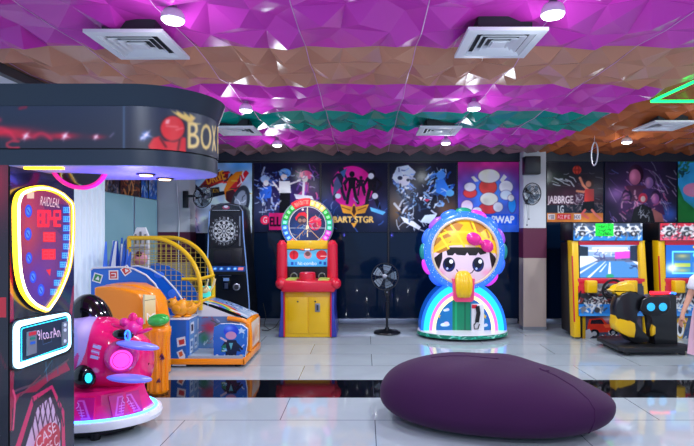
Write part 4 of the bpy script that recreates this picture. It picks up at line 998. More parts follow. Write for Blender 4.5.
c = Cv(0,0,50,44,1.6,(90,130,180)); c.blob(14,16,9,10,(190,40,70),.9); c.blob(8,30,6,8,(40,120,70),.9); c.blob(24,30,9,9,(200,210,225),.8); c.streaks(30,[(220,230,240),(50,90,60),(180,60,80)],(0,0,50,44),4,9,1.2,.6,103)
printed('ramp_print', c, flat((-1.99,6.004,.14),(.50,0,0),(0,0,.38)), 'print', bb)
# end board, orange with a rolled top
b = B(); b.prism([(-1.40,5.92,.12),(-1.40,5.9,.44),(-1.40,5.98,.50),(-1.40,6.2,.50),(-1.40,6.4,.49),(-1.40,YZ,.44),(-1.40,YZ,.12)],(.05,0,0),'orange',bev=.014); b.tube([(-1.62,5.98,.50),(-1.52,5.95,.495),(-1.42,5.93,.48),(-1.36,5.93,.44),(-1.35,5.93,.30),(-1.35,5.93,.13)],.028,'orange'); b.build('end_board', bb)
c = Cv(0,0,40,34,1.5,(225,215,205)); c.blob(24,20,9,10,(225,150,90),.8); c.blob(10,24,6,8,(180,90,80),.7); c.streaks(16,[(230,170,120),(245,240,235)],(0,0,40,34),4,9,1.4,.6,104)
printed('end_print', c, flat((-1.3485,6.0,.15),(0,.44,0),(0,0,.30)), 'print', bb)
# near corner board with a blue-haired figure
pts = ppl([(214,362),(213,338),(214,327),(220,324),(230,323.5),(242,325),(247.5,329),(247,345),(244,362)],YA+.02)
c = Cv(212,322,249,363,3,(35,110,210)); c.grad((40,125,220),(30,90,190)); c.ell(231,331,7.5,6,(30,70,220)); c.ell(231,335.5,5.4,4,(205,150,190)); c.blob(229,328,4,3,(120,160,255),.8)
c.poly([(226,340),(236,340),(241,352),(237,351),(236,356),(226,356),(225,349),(221,347)],(24,36,60)); c.line([(226,341),(221,338)],2,(205,190,215)); c.line([(237,344),(242,349)],2.2,(24,36,60)); c.line([(228,356),(228,360)],2,(200,200,215)); c.line([(234,356),(234,360)],2,(200,200,215)); c.poly([(229,343),(233,343),(231,350)],(90,180,200)); c.poly([(222,346),(226,344),(226,352),(221,352)],(30,120,90)); c.streaks(10,[(230,240,250),(120,190,240)],(215,326,247,360),2,3.5,.9,.8,105)
c.poly([(241,327),(243,329.5),(246,329.5),(244,331.5),(245,334),(241.5,332.5),(239,334),(239.6,331),(238,329.5),(240.4,329)],(190,220,250)); c.ell(217,356,1.6,1.6,(220,230,245)); c.ell(241,357,2.2,2.4,(240,190,70))
msk = c.inpoly([(CX+p.x*F/p.y, CY-(p.z-EYE)*F/p.y) for p in pts]) > .5
b = B(); b.prism(pts,(0,.045,0),'white',bev=.008); b.build('corner_board', bb)
printed('corner_print', c, front(212,322,249,363,YA+.018), 'print_gloss', bb, mask=msk)
# backboard, blue plume, ducks and hoop
b = B(); x0, x1, Yb_ = SX(133,6.1), SX(148.5,6.1), 6.1
b.prism([(x0+.01,Yb_,.9),(x1-.01,Yb_,.9),(x1,Yb_,1.25),(x1,Yb_,1.48),(x1-.04,Yb_,1.58),(x0+.04,Yb_,1.58),(x0,Yb_,1.48),(x0,Yb_,1.25)],(0,.04,0),'white',bev=.01); b.build('backboard', bb)
b = B(); xm = (x0+x1)/2; b.ell((xm,Yb_-.01,1.20),(.085,.05,.08),'pink_soft'); b.ell((xm,Yb_-.05,1.26),(.035,.02,.035),'maroon'); b.build('pink_target', bb)
b = B()
for k in range(3): b.box((xm-.07+k*.06,Yb_-.015,1.38),(xm-.05+k*.06,Yb_-.002,1.50+.03*(k==1)),'grey')
b.tube([(xm+.085*math.cos(2*PI*k/20),Yb_-.09+.085*math.sin(2*PI*k/20),1.34) for k in range(20)],.008,'grey',closed=True); b.build('hoop', bb)
b = B(); rr = random.Random(5)
for k in range(16):
    x = SX(107+k*1.6,6.0)+rr.uniform(-.01,.01); h = .24+.17*math.sin(min(PI,(k+3)/17*PI))*rr.uniform(.7,1.1)
    y = 6.0+rr.uniform(-.1,.1); b.cyl((x,y,1.05),(x+rr.uniform(-.02,.05),y,1.05+h),.03,('blue','sky','white_gloss','blue')[k%4],r1=.010,seg=7)
b.box((SX(105,6.0),5.88,1.0),(SX(133,6.0),6.12,1.10),'white_gloss',bev=.02); b.build('blue_plume', bb)
def duck(x, y, s, yaw):
    M = Matrix.Rotation(yaw,3,'Z'); b = B(); o = Vector((x,y,zb+.012))
    def P(a, b_, c_): return o+M@Vector((a*s,b_*s,c_*s))
    b.ell(P(0,0,.085),(.085*s,.06*s,.075*s),'duck_orange',M=M); b.ell(P(-.075,0,.135),(.055*s,.05*s,.055*s),'duck_orange',M=M)
    b.lathe([(.035*s,0),(.02*s,.05*s),(.016*s,.085*s),(.024*s,.10*s),(0,.102*s)],'duck_orange',P(-.115,0,.14),axis=M@Vector((-1,0,.1)),seg=14)
    b.tube([P(.06,0,.10),P(.11,0,.13),P(.12,0,.17)],[.03*s,.02*s,.006*s],'duck_orange'); b.ell(P(-.02,-.055,.09),(.045*s,.015*s,.035*s),'duck_orange',M=M)
    for q_ in (-.03,.03): b.ell(P(-.02,q_,.010),(.045*s,.022*s,.012*s),'duck_orange',M=M)
    b.ell(P(-.05,0,.185),(.012*s,.012*s,.02*s),'orange')
    d = b.build('duck_figure', bb, ang=1.2)
    b = B(); b.ell(P(-.09,-.043,.155),(.010*s,.007*s,.012*s),'black'); b.ell(P(-.09,.043,.155),(.010*s,.007*s,.012*s),'black'); b.build('duck_eyes', d)
duck(SX(180,5.78),5.78,1.15,0); duck(SX(189,5.82),5.83,1.05,.3)
b = B(); b.tube([(-2.05,6.3,.78),(-1.96,6.25,.86),(-1.9,6.2,.80),(-1.86,6.2,.88),(-1.84,6.2,.95)],.014,'cream'); b.tube([(-1.96,6.25,.86),(-1.93,6.22,.94)],.01,'cream'); b.ell((-2.0,6.3,.80),(.05,.05,.04),'cream'); b.build('ball_arm', bb)
b = B(); b.box((-2.08,6.36,.70),(-1.95,6.40,.84),'teal_screen',bev=.004); b.build('score_screen', bb)

# ================================================================== dart machine
dm = thing('dart_machine', 'tall black electronic dart machine with round dartboard against the dark glass', 'arcade machine', (SX(226,7.75),7.75,0))
YD = 7.5
b = B(); pts = ppl([(207,345),(207.5,300),(208,262),(210,210),(213,205.5),(220,203.3),(227,203),(234,203.3),(240,205.5),(242.5,210),(244,240),(247,270),(250,305),(251,345)],YD+.07); pts=[Vector((p.x,p.y,max(p.z,.0))) for p in pts]
b.prism(pts,(0,.5,0),'black',bev=.01); b.build('cabinet', dm)
b = B(); L1 = [W(209.5,211,YD+.055),W(208.5,235,YD+.055),W(207.5,262,YD+.055),W(208,300,YD+.055),W(208,334,YD+.055)]; b.tube(L1,.009,'blue_edge'); L2 = [W(242.5,211,YD+.055),W(243.5,235,YD+.055),W(246,262,YD+.055),W(249,300,YD+.055),W(250,334,YD+.055)]; b.tube(L2,.009,'blue_edge'); b.tube([W(209.5,211,YD+.055),W(213,206,YD+.055),W(226,203.5,YD+.055),W(239,206,YD+.055),W(242.5,211,YD+.055)],.009,'alu'); b.build('edge_trim', dm)
c = Cv(210,203.5,242,211,3,(16,20,34)); c.ell(226,206.6,4,2.4,(150,60,90)); c.ell(226,205.6,2.4,1.4,(200,205,225)); c.line([(211.5,210),(240.5,210)],.5,(190,195,205)); printed('marquee', c, front(211,204.8,241,211.2,YD+.058), 'print_gloss', dm, thick=.006)
b = B(); b.box(W(210.5,248,YD+.064),W(242,212,YD+.06),'dart_back'); b.build('dart_panel', dm)
c = Cv(208,215,240,247,6,(22,26,36)); Xc, Yc = 224, 231; rad = np.hypot(c.X-Xc,c.Y-Yc); th = (np.degrees(np.arctan2(c.Y-Yc,c.X-Xc))+9) % 360; sec = (th//18).astype(int) % 2
col = np.where(sec[...,None]==0, np.array([20,22,30.]), np.array([210,212,215.])); inr = (rad < 10.6)
c.a = np.where(inr[...,None], col, c.a)
for r0_, r1_ in ((9.9,10.9),(6.0,6.8)):
    mk = (rad>r0_)&(rad<r1_); c.a = np.where(mk[...,None], np.where(sec[...,None]==0, np.array([190,195,200.]), np.array([60,66,80.])), c.a)
c.ring(Xc,Yc,11,11,.6,(170,175,185)); c.ell(Xc,Yc,1.7,1.7,(70,80,100)); c.ell(Xc,Yc,.9,.9,(220,220,225))
nums = [6,10,15,2,17,3,19,7,16,8,11,14,9,12,5,20,1,18,4,13]
for k, n_ in enumerate(nums):
    a = k*2*PI/20; x, y = Xc+13.2*math.cos(a), Yc+13.2*math.sin(a); w = .9 if n_ < 10 else 1.5; c.text(str(n_),x-w*.8,y-1.1,x+w*.8,y+1.1,(205,208,215))
msk = rad < 15.6
b = B(); p = W(224,231,YD+.036); b.cyl((p.x,YD+.062,p.z),p,15.7*YD/F,'black',seg=48); b.build('dartboard', dm); 
printed('dartboard_face', c, front(208,215,240,247,YD+.0345), 'print', dm, mask=msk)
b = B(); b.box(W(239.2,246,YD+.06),W(240.4,216,YD+.05),'alu'); b.build('side_strip', dm)
b = B(); b.box(W(211,266,YD+.066),W(242,248,YD+.05),'black',bev=.004); b.box(W(213.5,263,YD+.05),W(232,250.5,YD+.046),'dark_screen'); b.build('score_screen', dm)
c = Cv(0,0,34,6,4,(30,60,120)); 
for x in (5,11,18,24): c.ell(x,3,2,1.5,(60,140,230)); c.ell(x,3,.8,.7,(210,230,255))
c.rect(27,1.5,32,4.6,(220,120,130)); p0 = W(209,271.5,YD-.06); p1 = W(245,271.5,YD-.06); p2 = W(210.5,266,YD+.05)
printed('control_panel', c, flat(p0, p1-p0, p2-p0), 'softlit', dm, thick=.06)
b = B(); b.box(W(222.5,290,YD+.07),W(230,277,YD+.045),'black_gloss',bev=.004); b.box(W(223.5,281,YD+.045),W(229,278,YD+.04),'blue_edge'); b.box(W(224.6,288.5,YD+.045),W(228,283,YD+.038),'steel'); b.build('coin_slot', dm)
b = B(); b.cyl(W(236.5,287,YD+.08),W(236.5,287,YD+.05),.055,'steel',seg=24,bev=.006); b.cyl(W(236.5,287,YD+.05),W(236.5,287,YD+.046),.035,'black',seg=20); b.build('lock', dm)
b = B(); b.box(W(219,276,YD+.07),W(231,275.2,YD+.055),'steel'); b.build('label_strip', dm)

# ================================================================== light-up wheel machine
wm = thing('wheel_arcade_machine', 'red and yellow hitting game with a big light-up wheel on top', 'arcade machine', (SX(307,7.6),7.6,0))
YW = 7.30
def bxp(b, x0, y0, x1, y1, Ya, Yb, m, bev=0): lo, hi = W(x0,y1,Ya), W(x1,y0,Ya); b.box((lo.x,Ya,lo.z),(hi.x,Yb,hi.z),m,bev=bev)
b = B(); bxp(b,284.5,291,331,337.4,YW+.02,YW+.62,'yellow',.012); 
b.build('lower_cabinet', wm)
for x0, x1 in ((288,307.5),(308.5,329)):
    b = B(); bxp(b,x0,297,x1,333.5,YW+.008,YW+.03,'yellow',.008); d = b.build('cabinet_door', wm)
    b = B(); p = W((x0+x1)/2+(0 if x0 < 300 else -3.5),301.5,YW+.008); b.cyl(p,p+Vector((0,-.012,0)),.012,'dark_grey'); b.build('lock', d)
    if x0 > 300:
        b = B(); bxp(b,315,303.5,320,312,YW-.005,YW+.01,'steel',.003); bxp(b,316.6,305,318.4,310.5,YW-.008,YW-.004,'dark_grey'); b.build('coin_slot', d)
for s_ in (-1, 1):
    def mx_(x): return 307.5+s_*(x-307.5) if s_ < 0 else x
    X = lambda x: x if s_ > 0 else 615-x
    pts = ppl([(X(330.5),291),(X(334.5),291),(X(334),310),(X(336.5),337),(X(330.5),337)],YW+.0); 
    b = B(); b.prism(pts,(0,.62,0),'side_blue',bev=.004); b.build('side_panel', wm)
    b = B(); b.tube([W(X(330.8),292,YW-.002),W(X(330.8),337,YW-.002)],.012,'red'); b.build('red_edge', wm)
b = B(); bxp(b,283,337,333,341,YW+.06,YW+.55,'black')
b.build('base', wm); 
# control deck
b = B(); lo = W(281,292.5,YW-.10); hi = W(335,281,YW-.10); b.box((lo.x,YW-.10,lo.z),(hi.x,YW+.42,hi.z),'red',bev=.03,seg=3); b.build('control_deck', wm)
for x in (280.5,335):
    b = B(); p = W(x,284,YW-.09); b.ell(p+Vector((0,.08,0)),(.085,.12,.085),'red'); b.build('padded_corner', wm)
for x in (282.0,332.5):
    b = B(); p = W(x,283,YW+.28); q_ = W(x,242,YW+.28); b.tube([p,(p+q_)/2,q_-Vector((0,0,.03)),q_],[.082,.08,.075,.05],'red',seg=18); b.ell(q_,(.05,.05,.03),'red'); b.build('padded_column', wm)
b = B(); bxp(b,287,243,327.5,284,YW+.36,YW+.62,'black'); b.build('upper_cabinet', wm)
c = Cv(287,249,328,266,3,(90,190,240)); c.grad((110,205,245),(60,160,225)); c.ell(294,254.5,4.6,4.6,(215,35,50)); c.rect(293.6,250.5,294.4,258.5,(130,10,20)); c.ell(322,254.5,5.4,4.8,(215,35,50)); c.rect(321,255.4,327.5,256.2,(250,200,200)); c.ell(308,254.5,4,3.8,(205,140,150)); c.ell(308,253.5,2.6,2.2,(110,80,80)); c.text('hit-combo',298,261,317,264.6,(245,250,255)); c.rect(291,261.5,293.5,264.5,(30,70,170)); c.rect(319.5,261,322,263.5,(30,70,170)); c.rect(324,261.5,326.5,264.5,(30,70,170)); c.rect(295,261.5,297,264.5,(60,120,200))
printed('picture_panel', c, front(287,249.5,327.5,266.5,YW+.35), 'softlit', wm, thick=.02)
b = B(); bxp(b,287,240.5,327.5,249,YW+.30,YW+.62,'yellow',.006); b.build('yellow_brow', wm)
b = B(); p = W(307.5,281,YW+.08); b.lathe([(0,-.03),(.118,-.03),(.12,.05),(.114,.115),(.10,.13),(.0,.134)],'red',p,seg=36); b.build('strike_pad', wm)
for x in (294,322):
    b = B(); p = W(x,276.5,YW+.33); b.tube([p+Vector((.05*math.cos(2*PI*k/28),0,.052*math.sin(2*PI*k/28))) for k in range(28)],.010,'steel',closed=True); b.cyl(p+Vector((0,.025,0)),p+Vector((0,.0,0)),.045,'black',seg=24); b.build('speaker_ring', wm)
b = B(); bxp(b,285.5,279.3,296,281.5,YW-.02,YW+.3,'lime'); bxp(b,318,279.3,329,281.5,YW-.02,YW+.3,'lime'); b.build('deck_strips', wm)
# the wheel
wc = W(307.6,225.2,YW+.40); RW = 22.2*(YW+.4)/F
b = B(); b.lathe([(RW-.055,-.05),(RW-.055,.05),(RW+.06,.05),(RW+.06,-.05),(RW-.055,-.05)],'rim_grey',wc,axis=(0,1,0),seg=64); b.build('wheel_rim', wm)
NB = 26
cols = {}
def wcol(a):      # angle in degrees, 0 right, 90 up
    a %= 360
    if 82 <= a < 128: return 'wl_red'
    if 128 <= a < 182: return 'wl_green' if a < 162 else 'wl_teal'
    if 182 <= a < 218: return 'wl_blue'
    if 218 <= a < 262: return 'wl_orange'
    if 262 <= a < 278: return 'wl_white'
    if 278 <= a < 318: return 'wl_orange'
    if 318 <= a < 352: return 'wl_magenta'
    if a >= 352 or a < 36: return 'wl_teal' if a < 20 or a > 350 else 'wl_green'
    return 'wl_yellow'
for k in range(NB):
    a = 2*PI*(k+.5)/NB; d = Vector((math.cos(a),0,math.sin(a))); t_ = Vector((-d.z,0,d.x)); p = wc+d*RW-Vector((0,.052,0)); w_, h_ = .033, .040
    b = B(); b.prism([p-t_*w_-d*h_,p+t_*w_-d*h_,p+t_*w_*1.15+d*h_,p-t_*w_*1.15+d*h_],(0,-.012,0),wcol(math.degrees(a)),bev=.006); p2_ = p-Vector((0,.012,0)); w2_, h2_ = .020, .024; b.prism([p2_-t_*w2_-d*h2_,p2_+t_*w2_-d*h2_,p2_+t_*w2_+d*h2_,p2_-t_*w2_+d*h2_],(0,-.006,0),wcol(math.degrees(a))+'_core',bev=.003); b.build('wheel_light', wm)
c = Cv(-20,-20,20,20,4,(24,34,70)); c.blob(-8,6,14,14,(20,70,150),.8); c.blob(10,10,10,10,(30,30,70),.8); c.blob(0,-16,16,5,(90,40,110),.6)
c.poly([(-13,-8),(-9,-13),(-3,-14),(1,-10),(0,-7),(-12,-5)],(225,30,50)); c.ell(-6,-5.5,5,4.6,(70,50,60)); c.ell(-8,-5,2,2,(160,120,110)); c.ell(-3.5,-5,2,2,(160,120,110)); c.ell(8,-2,6.6,7.4,(225,30,60)); c.poly([(2,-6),(8,-10),(15,-6),(12,-4)],(240,70,90)); c.poly([(4,0),(8,-3),(13,1),(8,4)],(170,20,50))
c.line([(0,-19),(0,12)],1.1,(230,220,190)); c.line([(-19,3),(19,3)],.5,(180,190,210)); c.line([(-12,14),(0,2),(12,14)],.6,(220,170,110)); c.ell(0,2.5,1.6,3,(240,225,190)); c.streaks(30,[(200,120,60),(120,170,220),(230,200,170),(60,60,110)],(-13,-12,13,15),3,7,.7,.6,111); c.ring(0,0,19.4,19.4,.8,(230,225,235)); c.ell(-5,-16.5,1.2,1.2,(255,230,240))
rad = np.hypot(c.X,c.Y); s20 = (RW-.05)
printed('wheel_face', c, flat(wc+Vector((-s20,-.02,-s20)),(2*s20,0,0),(0,0,2*s20)), 'backlit', wm, mask=rad < 20.0)
b = B(); b.lathe([(0,0),(s20,0),(s20,.03),(0,.03)],'black',wc,axis=(0,1,0),seg=48); b.box((wc.x-.12,wc.y-.0,SZ(247,YW+.4)),(wc.x+.12,wc.y+.12,wc.z),'black'); b.build('wheel_backing', wm)
# red arc plate with lettering above the wheel
c = Cv(0,0,60,10,5,(215,25,40)); c.text('-BARTLETT',4,2.6,56,7.6,(250,150,120))
def arcp(u, v): a = math.radians(127-44*u); rr = RW-.045+.115*v; return wc+Vector((rr*math.cos(a),-.067,rr*math.sin(a)))
printed('red_name_plate', c, arcp, 'softlit', wm)
for a in (138,112):
    d = Vector((math.cos(math.radians(a)),0,math.sin(math.radians(a))))

# ================================================================== girl kiddie ride
gr = thing('doll_kiddie_ride', 'glowing kiddie ride with a doll face in a blue frilled ring over a rainbow dome', 'kiddie ride', (SX(462,7.5),7.5,0))
YG = 7.45; gx = SX(462,YG)
b = B(); b.lathe([(0,.03),(.62,.03),(.66,.05),(.66,.085),(0,.085)],'grey',(gx,YG,0),seg=64,sy=.72); 
for k in range(4): b.cyl((gx+.4*math.cos(k*PI/2+.7),YG+.3*math.sin(k*PI/2+.7),0),(gx+.4*math.cos(k*PI/2+.7),YG+.3*math.sin(k*PI/2+.7),.04),.03,'black')
b.build('base', gr)
c = Cv(0,0,200,6,1.5,(10,110,90)); c.streaks(120,[(60,200,170),(190,230,220),(5,70,60)],(0,0,200,6),2,5,1,.8,121)
printed('base_band', c, lambda u, v: Vector((gx+.663*math.cos(2*PI*u),YG+.663*.72*math.sin(2*PI*u),.04+.05*v)), 'softlit', gr)
b = B(); b.lathe([(.66,.086),(.655,.10),(.5,.105),(0,.105)],'white_gloss',(gx,YG,0),seg=64,sy=.72); b.build('base_top', gr)
# rainbow dome: layered half discs
YR = YG-.12
def half(r, zc=.10, sx=1.0, n=32): return [(gx+r*sx*math.cos(PI*k/n),YR,zc+r*1.17*math.sin(PI*k/n)) for k in range(n+1)]
def halfband(b, r0, r1, y, d, m, n=32):
    for k in range(n):
        a0, a1 = PI*k/n, PI*(k+1)/n; P = lambda r, a: Vector((gx+r*math.cos(a), y, .105+r*1.17*math.sin(a)))
        b.prism([P(r1,a0),P(r0,a0),P(r0,a1),P(r1,a1)],(0,d,0),m)
b = B(); b.prism(half(.625,.105),(0,.34,0),'gr_blue',bev=.05,seg=3); b.build('dome', gr, ang=1.0)
for nm_, r0_, r1_, m_ in (('blue_light_band',.585,.622,'gl_blue'),('cyan_light_band',.50,.582,'gl_cyan'),('pink_band',.455,.498,'gl_pink'),('yellow_light_band',.405,.453,'gl_yellow')):
    b = B(); halfband(b,r1_,r0_,YR-.012,.02,m_); b.build(nm_, gr, smooth=False)
c = Cv(419,284,505,333,2.4,(20,110,180)); c.grad((25,125,190),(20,100,165))
c.rect(452.5,284,470.5,333,(10,120,85)); c.rect(455,284,457,333,(20,150,105)); c.rect(464,284,466,333,(8,95,70))
for x,y in ((438.5,316),(484.5,316.5)): c.poly([(x+(2.9 if k%2==0 else 1.2)*math.sin(k*PI/5), y-(2.9 if k%2==0 else 1.2)*math.cos(k*PI/5)) for k in range(10)],(225,180,50))
for x,y,s_ in ((446.5,310,1),(445.5,324.5,1.5),(485,325.5,1)): c.ell(x,y,2.8*s_,1.3*s_,(190,215,245)); c.ell(x-1.6*s_,y+.3,1.8*s_,1.1*s_,(205,225,250)); c.ell(x+1,y-.8*s_,1.7*s_,1.2*s_,(210,200,250))
u_ = [((x-gx),) for x in (0,)]
msk = (((c.X-462)*YR/F/.40)**2+((c.Y-SZ(0,YR)*0-(CY+(EYE-.105)*F/YR))*YR/F/(.40*1.17))**2) < 1
printed('dome_picture', c, front(419,284,505,333,YR-.006), 'softlit', gr, mask=msk)
b = B(); lo, hi = W(471.5,331.5,YR-.05), W(484,304,YR-.05); b.box((lo.x,YR-.07,lo.z),(hi.x,YR-.004,hi.z),'white_gloss',bev=.012); b.build('coin_box', gr)
b = B(); b.tube([W(477.5,306,YR-.085),W(478.5,313,YR-.09),W(477,322,YR-.09)],.030,'black'); b.tube([W(477,321,YR-.09),W(474,325,YR-.09),W(474.5,329,YR-.085),W(478,329,YR-.085),W(479.5,324,YR-.085)],.008,'black'); b.box(W(472,308.5,YR-.09),W(477,304.5,YR-.07),'red',bev=.006); b.build('pay_unit', gr)
# head: disc shell, frill ring, petals
hc_ = W(463.8,251.5,YG-.05); rH = 32.6*(YG-.05)/F
b = B(); b.lathe([(0,.22),(rH*.7,.20),(rH*1.08,.12),(rH*1.235,.02),(rH*1.22,-.05),(rH*1.13,-.10),(rH*1.0,-.10),(rH*.98,-.04),(0,-.04)],'frill_blue',hc_,axis=(0,-1,0),M=Matrix.Scale(-1,4,(0,0,1)),seg=64); b.build('frill_ring', gr, ang=1.0)
pal = ['pt_green','pt_magenta','pt_blue','pt_violet','pt_teal','pt_blue','pt_magenta','pt_blue','pt_magenta','pt_violet','pt_blue','pt_magenta','pt_teal','pt_blue','pt_violet','pt_blue']
for k in range(16):
    a = PI/2-2*PI*k/16; d = Vector((math.cos(a),0,math.sin(a))); p = hc_+d*rH*1.225
    if math.sin(a) < -.72: continue
    b = B(); b.ell(p+Vector((0,.03,0)),(.125,.05,.062),pal[k],M=Matrix.Rotation(-(a-PI/2),3,'Y')); b.build('petal', gr)
b = B(); rr = random.Random(9)
for k in range(90):
    a = rr.uniform(0,2*PI); q_ = rr.uniform(1.05,1.20); p = hc_+Vector((math.cos(a)*rH*q_,-.101+(.05*(q_-1.13)/.09 if q_ > 1.13 else 0),math.sin(a)*rH*q_)); b.ell(p,.0042,'sparkle',u=6,v=4)
fd = b.build('frill_sparkles', gr); fd['kind'] = 'stuff'
b = B(); b.tube([hc_+Vector((rH*1.0*math.cos(2*PI*k/56),-.10,rH*1.0*math.sin(2*PI*k/56))) for k in range(56)],.020,'rim_cream',closed=True); b.build('face_rim', gr)
# face dome with painted features
c = Cv(429.8,217.5,497.8,285.5,4,(224,200,222)); 
hat = [(428,262),(432,252),(440,247),(455,244.5),(470,244.5),(484,247),(493,252),(500,262),(500,215),(428,215)]
c.poly([(427,268),(434,257),(441,251),(441,258),(438,270),(436,280),(428,284)],(28,20,26)); c.poly([(500,268),(493,256),(487,250),(488,258),(491,270),(494,280),(501,284)],(28,20,26))
c.poly([(444,247),(485,247),(484,253),(478,254.5),(476,252),(474,255),(467,255),(465,252),(463,255),(455,254.5),(453,252.5),(451,255),(446,255)],(24,18,24))
c.poly(hat,(235,180,30)); c.blob(470,238,24,8,(245,205,40),.6)
for p in ([(430,250),(440,240),(450,236),(440,228),(434,234)],[(440,226),(452,221),(462,225),(456,233),(446,231)],[(434,252),(444,246),(450,240),(446,250),(438,253)],[(468,222),(478,222),(486,228),(478,233),(470,229)],[(484,230),(492,234),(494,241),(486,238)]): c.poly(p,(178,116,40))
c.line([(430,240),(446,232),(466,232),(490,244)],2.2,(248,212,50)); c.line([(432,252),(447,244),(470,243),(492,252)],2.4,(245,200,40)); c.line([(446,219),(455,233),(462,246)],2.0,(248,212,50)); c.line([(436,228),(442,240),(447,248)],2,(248,212,50)); c.line([(470,219),(474,232),(474,246)],2,(248,212,50)); c.line([(484,224),(489,236),(490,250)],2,(248,212,50))
for x in (447.5,476): 
    c.ell(x,264,5.9,7.2,(18,22,50)); c.ell(x,264.5,4.8,6.0,(26,40,110)); c.ell(x,263,4.2,5.0,(14,16,36)); c.ell(x+2,261,1.9,2.1,(245,248,255)); c.ell(x-1.6,268,1.1,1.2,(180,200,255))
c.blob(439,272,5,3.4,(240,150,190),.8); c.blob(485,272,5,3.4,(240,150,190),.8); c.line([(455,269),(457,272),(460,273)],.9,(40,20,40)); c.line([(472,269),(470,272),(467,273)],.9,(40,20,40))
c.ell(431,232,.1,.1,(0,0,0))
rad = np.hypot(c.X-463.8,c.Y-251.5)
def fface(u, v):
    x = (429.8+68*u)-463.8; z = -((285.5-68*v)-251.5); q_ = min(1,(x*x+z*z)/33.0**2); s_ = (YG-.05)/F
    return hc_+Vector((x*s_,-.03-.13*math.sqrt(max(0,1-q_*.95)),z*s_))
printed('doll_face', c, fface, 'softlit', gr, mask=rad < 32.9)
bwv = W(481,242,YG-.05); yb_ = hc_.y-.20
b = B(); M1 = Matrix.Rotation(.45,3,'Y')
pA, pB = Vector((SX(474,yb_),yb_,SZ(239,yb_))), Vector((SX(487.5,yb_),yb_+.02,SZ(246,yb_)))
b.ell(pA,(.115,.05,.09),'hot_pink',M=Matrix.Rotation(.5,3,'Y')); b.ell(pB,(.10,.05,.085),'hot_pink',M=Matrix.Rotation(.9,3,'Y')); b.ell((pA+pB)/2,(.05,.055,.04),'hot_pink',M=M1); b.build('bow', gr, ang=1.2)
ym = hc_.y-.17
b = B(); b.prism([Vector((SX(x,ym),ym,SZ(y,ym))) for x, y in ((452.5,279),(455,279),(457,298),(471,298),(472.5,279),(475,279),(474,300),(472,302),(456,302),(454,300))],(0,.14,0),'hot_pink2',bev=.008); b.build('slide_surround', gr)
b = B(); xm0 = SX(463.5,ym)
P = []
for k, (y, w_, dy) in enumerate(((271,4.0,.05),(273.5,6.6,.0),(278,8.2,-.04),(285,8.2,-.055),(292,7.6,-.05),(296,6.5,-.03),(298,5.2,.02))):
    P.append((SZ(y,ym), w_*ym/F, ym+dy))
V = []; Fc = []; n = 17
for z, w_, y in P:
    for k in range(n): a = -1+2*k/(n-1); V.append((xm0+w_*a, y-.03*math.sqrt(max(0,1-a*a))+.008*math.cos(a*9), z))
for j in range(len(P)-1):
    for k in range(n-1): Fc.append((j*n+k,j*n+k+1,(j+1)*n+k+1,(j+1)*n+k))
t_ = len(V); V += [(x,y+.09,z) for x,y,z in V]; Fc += [tuple(i+t_ for i in f[::-1]) for f in Fc]
for j in range(len(P)-1):
    for k in (0,n-1): Fc.append((j*n+k,(j+1)*n+k,(j+1)*n+k+t_,j*n+k+t_))
for k in range(n-1):
    Fc.append((k,k+1,k+1+t_,k+t_)); m_ = (len(P)-1)*n; Fc.append((m_+k,m_+k+1,m_+k+1+t_,m_+k+t_))
b.mesh(V,Fc,'yellow'); b.build('yellow_bill', gr, ang=1.0)

# ================================================================== pedestal fan
def fan_head(b_c, R, axis, parent, depth=.09, blades=5):
    b_c = Vector(b_c); q_ = Vector((0,0,1)).rotation_difference(Vector(axis).normalized()).to_matrix()
    def P(r, a, h): return b_c+q_@Vector((r*math.cos(a), r*math.sin(a), h))
    b = B()
    for h, rr in ((0,R),(depth*.5,R*.72),(depth*.56,R*.42),(-depth*.5,R*.72)): b.tube([P(rr,2*PI*k/40,h) for k in range(40)],.004 if rr < R else .007,'fan_wire',closed=True,seg=6)
    for k in range(36):
        a = 2*PI*k/36
        b.tube([P(R*.14,a,depth*.58),P(R*.5,a,depth*.56),P(R*.8,a,depth*.42),P(R,a,0),P(R*.8,a,-depth*.42),P(R*.3,a,-depth*.56)],.0016,'fan_wire',seg=4)
    b.build('cage', parent)
    b = B()
    for k in range(blades):
        a = 2*PI*k/blades; V = []
        for i in range(6):
            rr = R*(.12+.78*i/5); wd = (.22+.20*math.sin(PI*i/6.2))
            for s_ in (-1,1): V.append(P(rr,a+s_*wd,s_*.016))
        b.mesh(V,[(2*i,2*i+1,2*i+3,2*i+2) for i in range(5)],'fan_blade')
    b.build('blades', parent)
    b = B(); b.cyl(P(0,0,-depth*1.3),P(0,0,-depth*.4),R*.22,'black',seg=24,bev=.01); b.cyl(P(0,0,-depth*.4),P(0,0,depth*.6),R*.05,'black'); b.build('motor', parent)
    b = B(); b.cyl(P(0,0,depth*.54),P(0,0,depth*.64),R*.17,'steel',seg=20,bev=.004); b.build('hub_badge', parent)
Yf = 7.65; fx = SX(387,Yf)
pf = thing('pedestal_fan', 'dark pedestal fan standing on the floor before the dark glass', 'fan', (fx,Yf,0))
b = B(); b.lathe([(0,0),(.20,0),(.205,.012),(.19,.028),(.08,.045),(.035,.06),(.03,.09),(0,.09)],'black',(fx,Yf,0),seg=40); b.build('base', pf)
b = B(); b.cyl((fx,Yf,.08),(fx,Yf,.46),.018,'black'); b.cyl((fx,Yf,.44),(fx,Yf,SZ(279,Yf)-.02),.012,'black'); b.cyl((fx,Yf,.43),(fx,Yf,.48),.024,'black'); b.build('pole', pf)
b = B(); b.box((fx-.035,Yf-.02,SZ(296,Yf)),(fx+.035,Yf+.03,SZ(289,Yf)),'black',bev=.008); b.cyl((fx,Yf-.02,SZ(292,Yf)),(fx,Yf-.032,SZ(292,Yf)),.012,'steel'); b.build('control_box', pf)
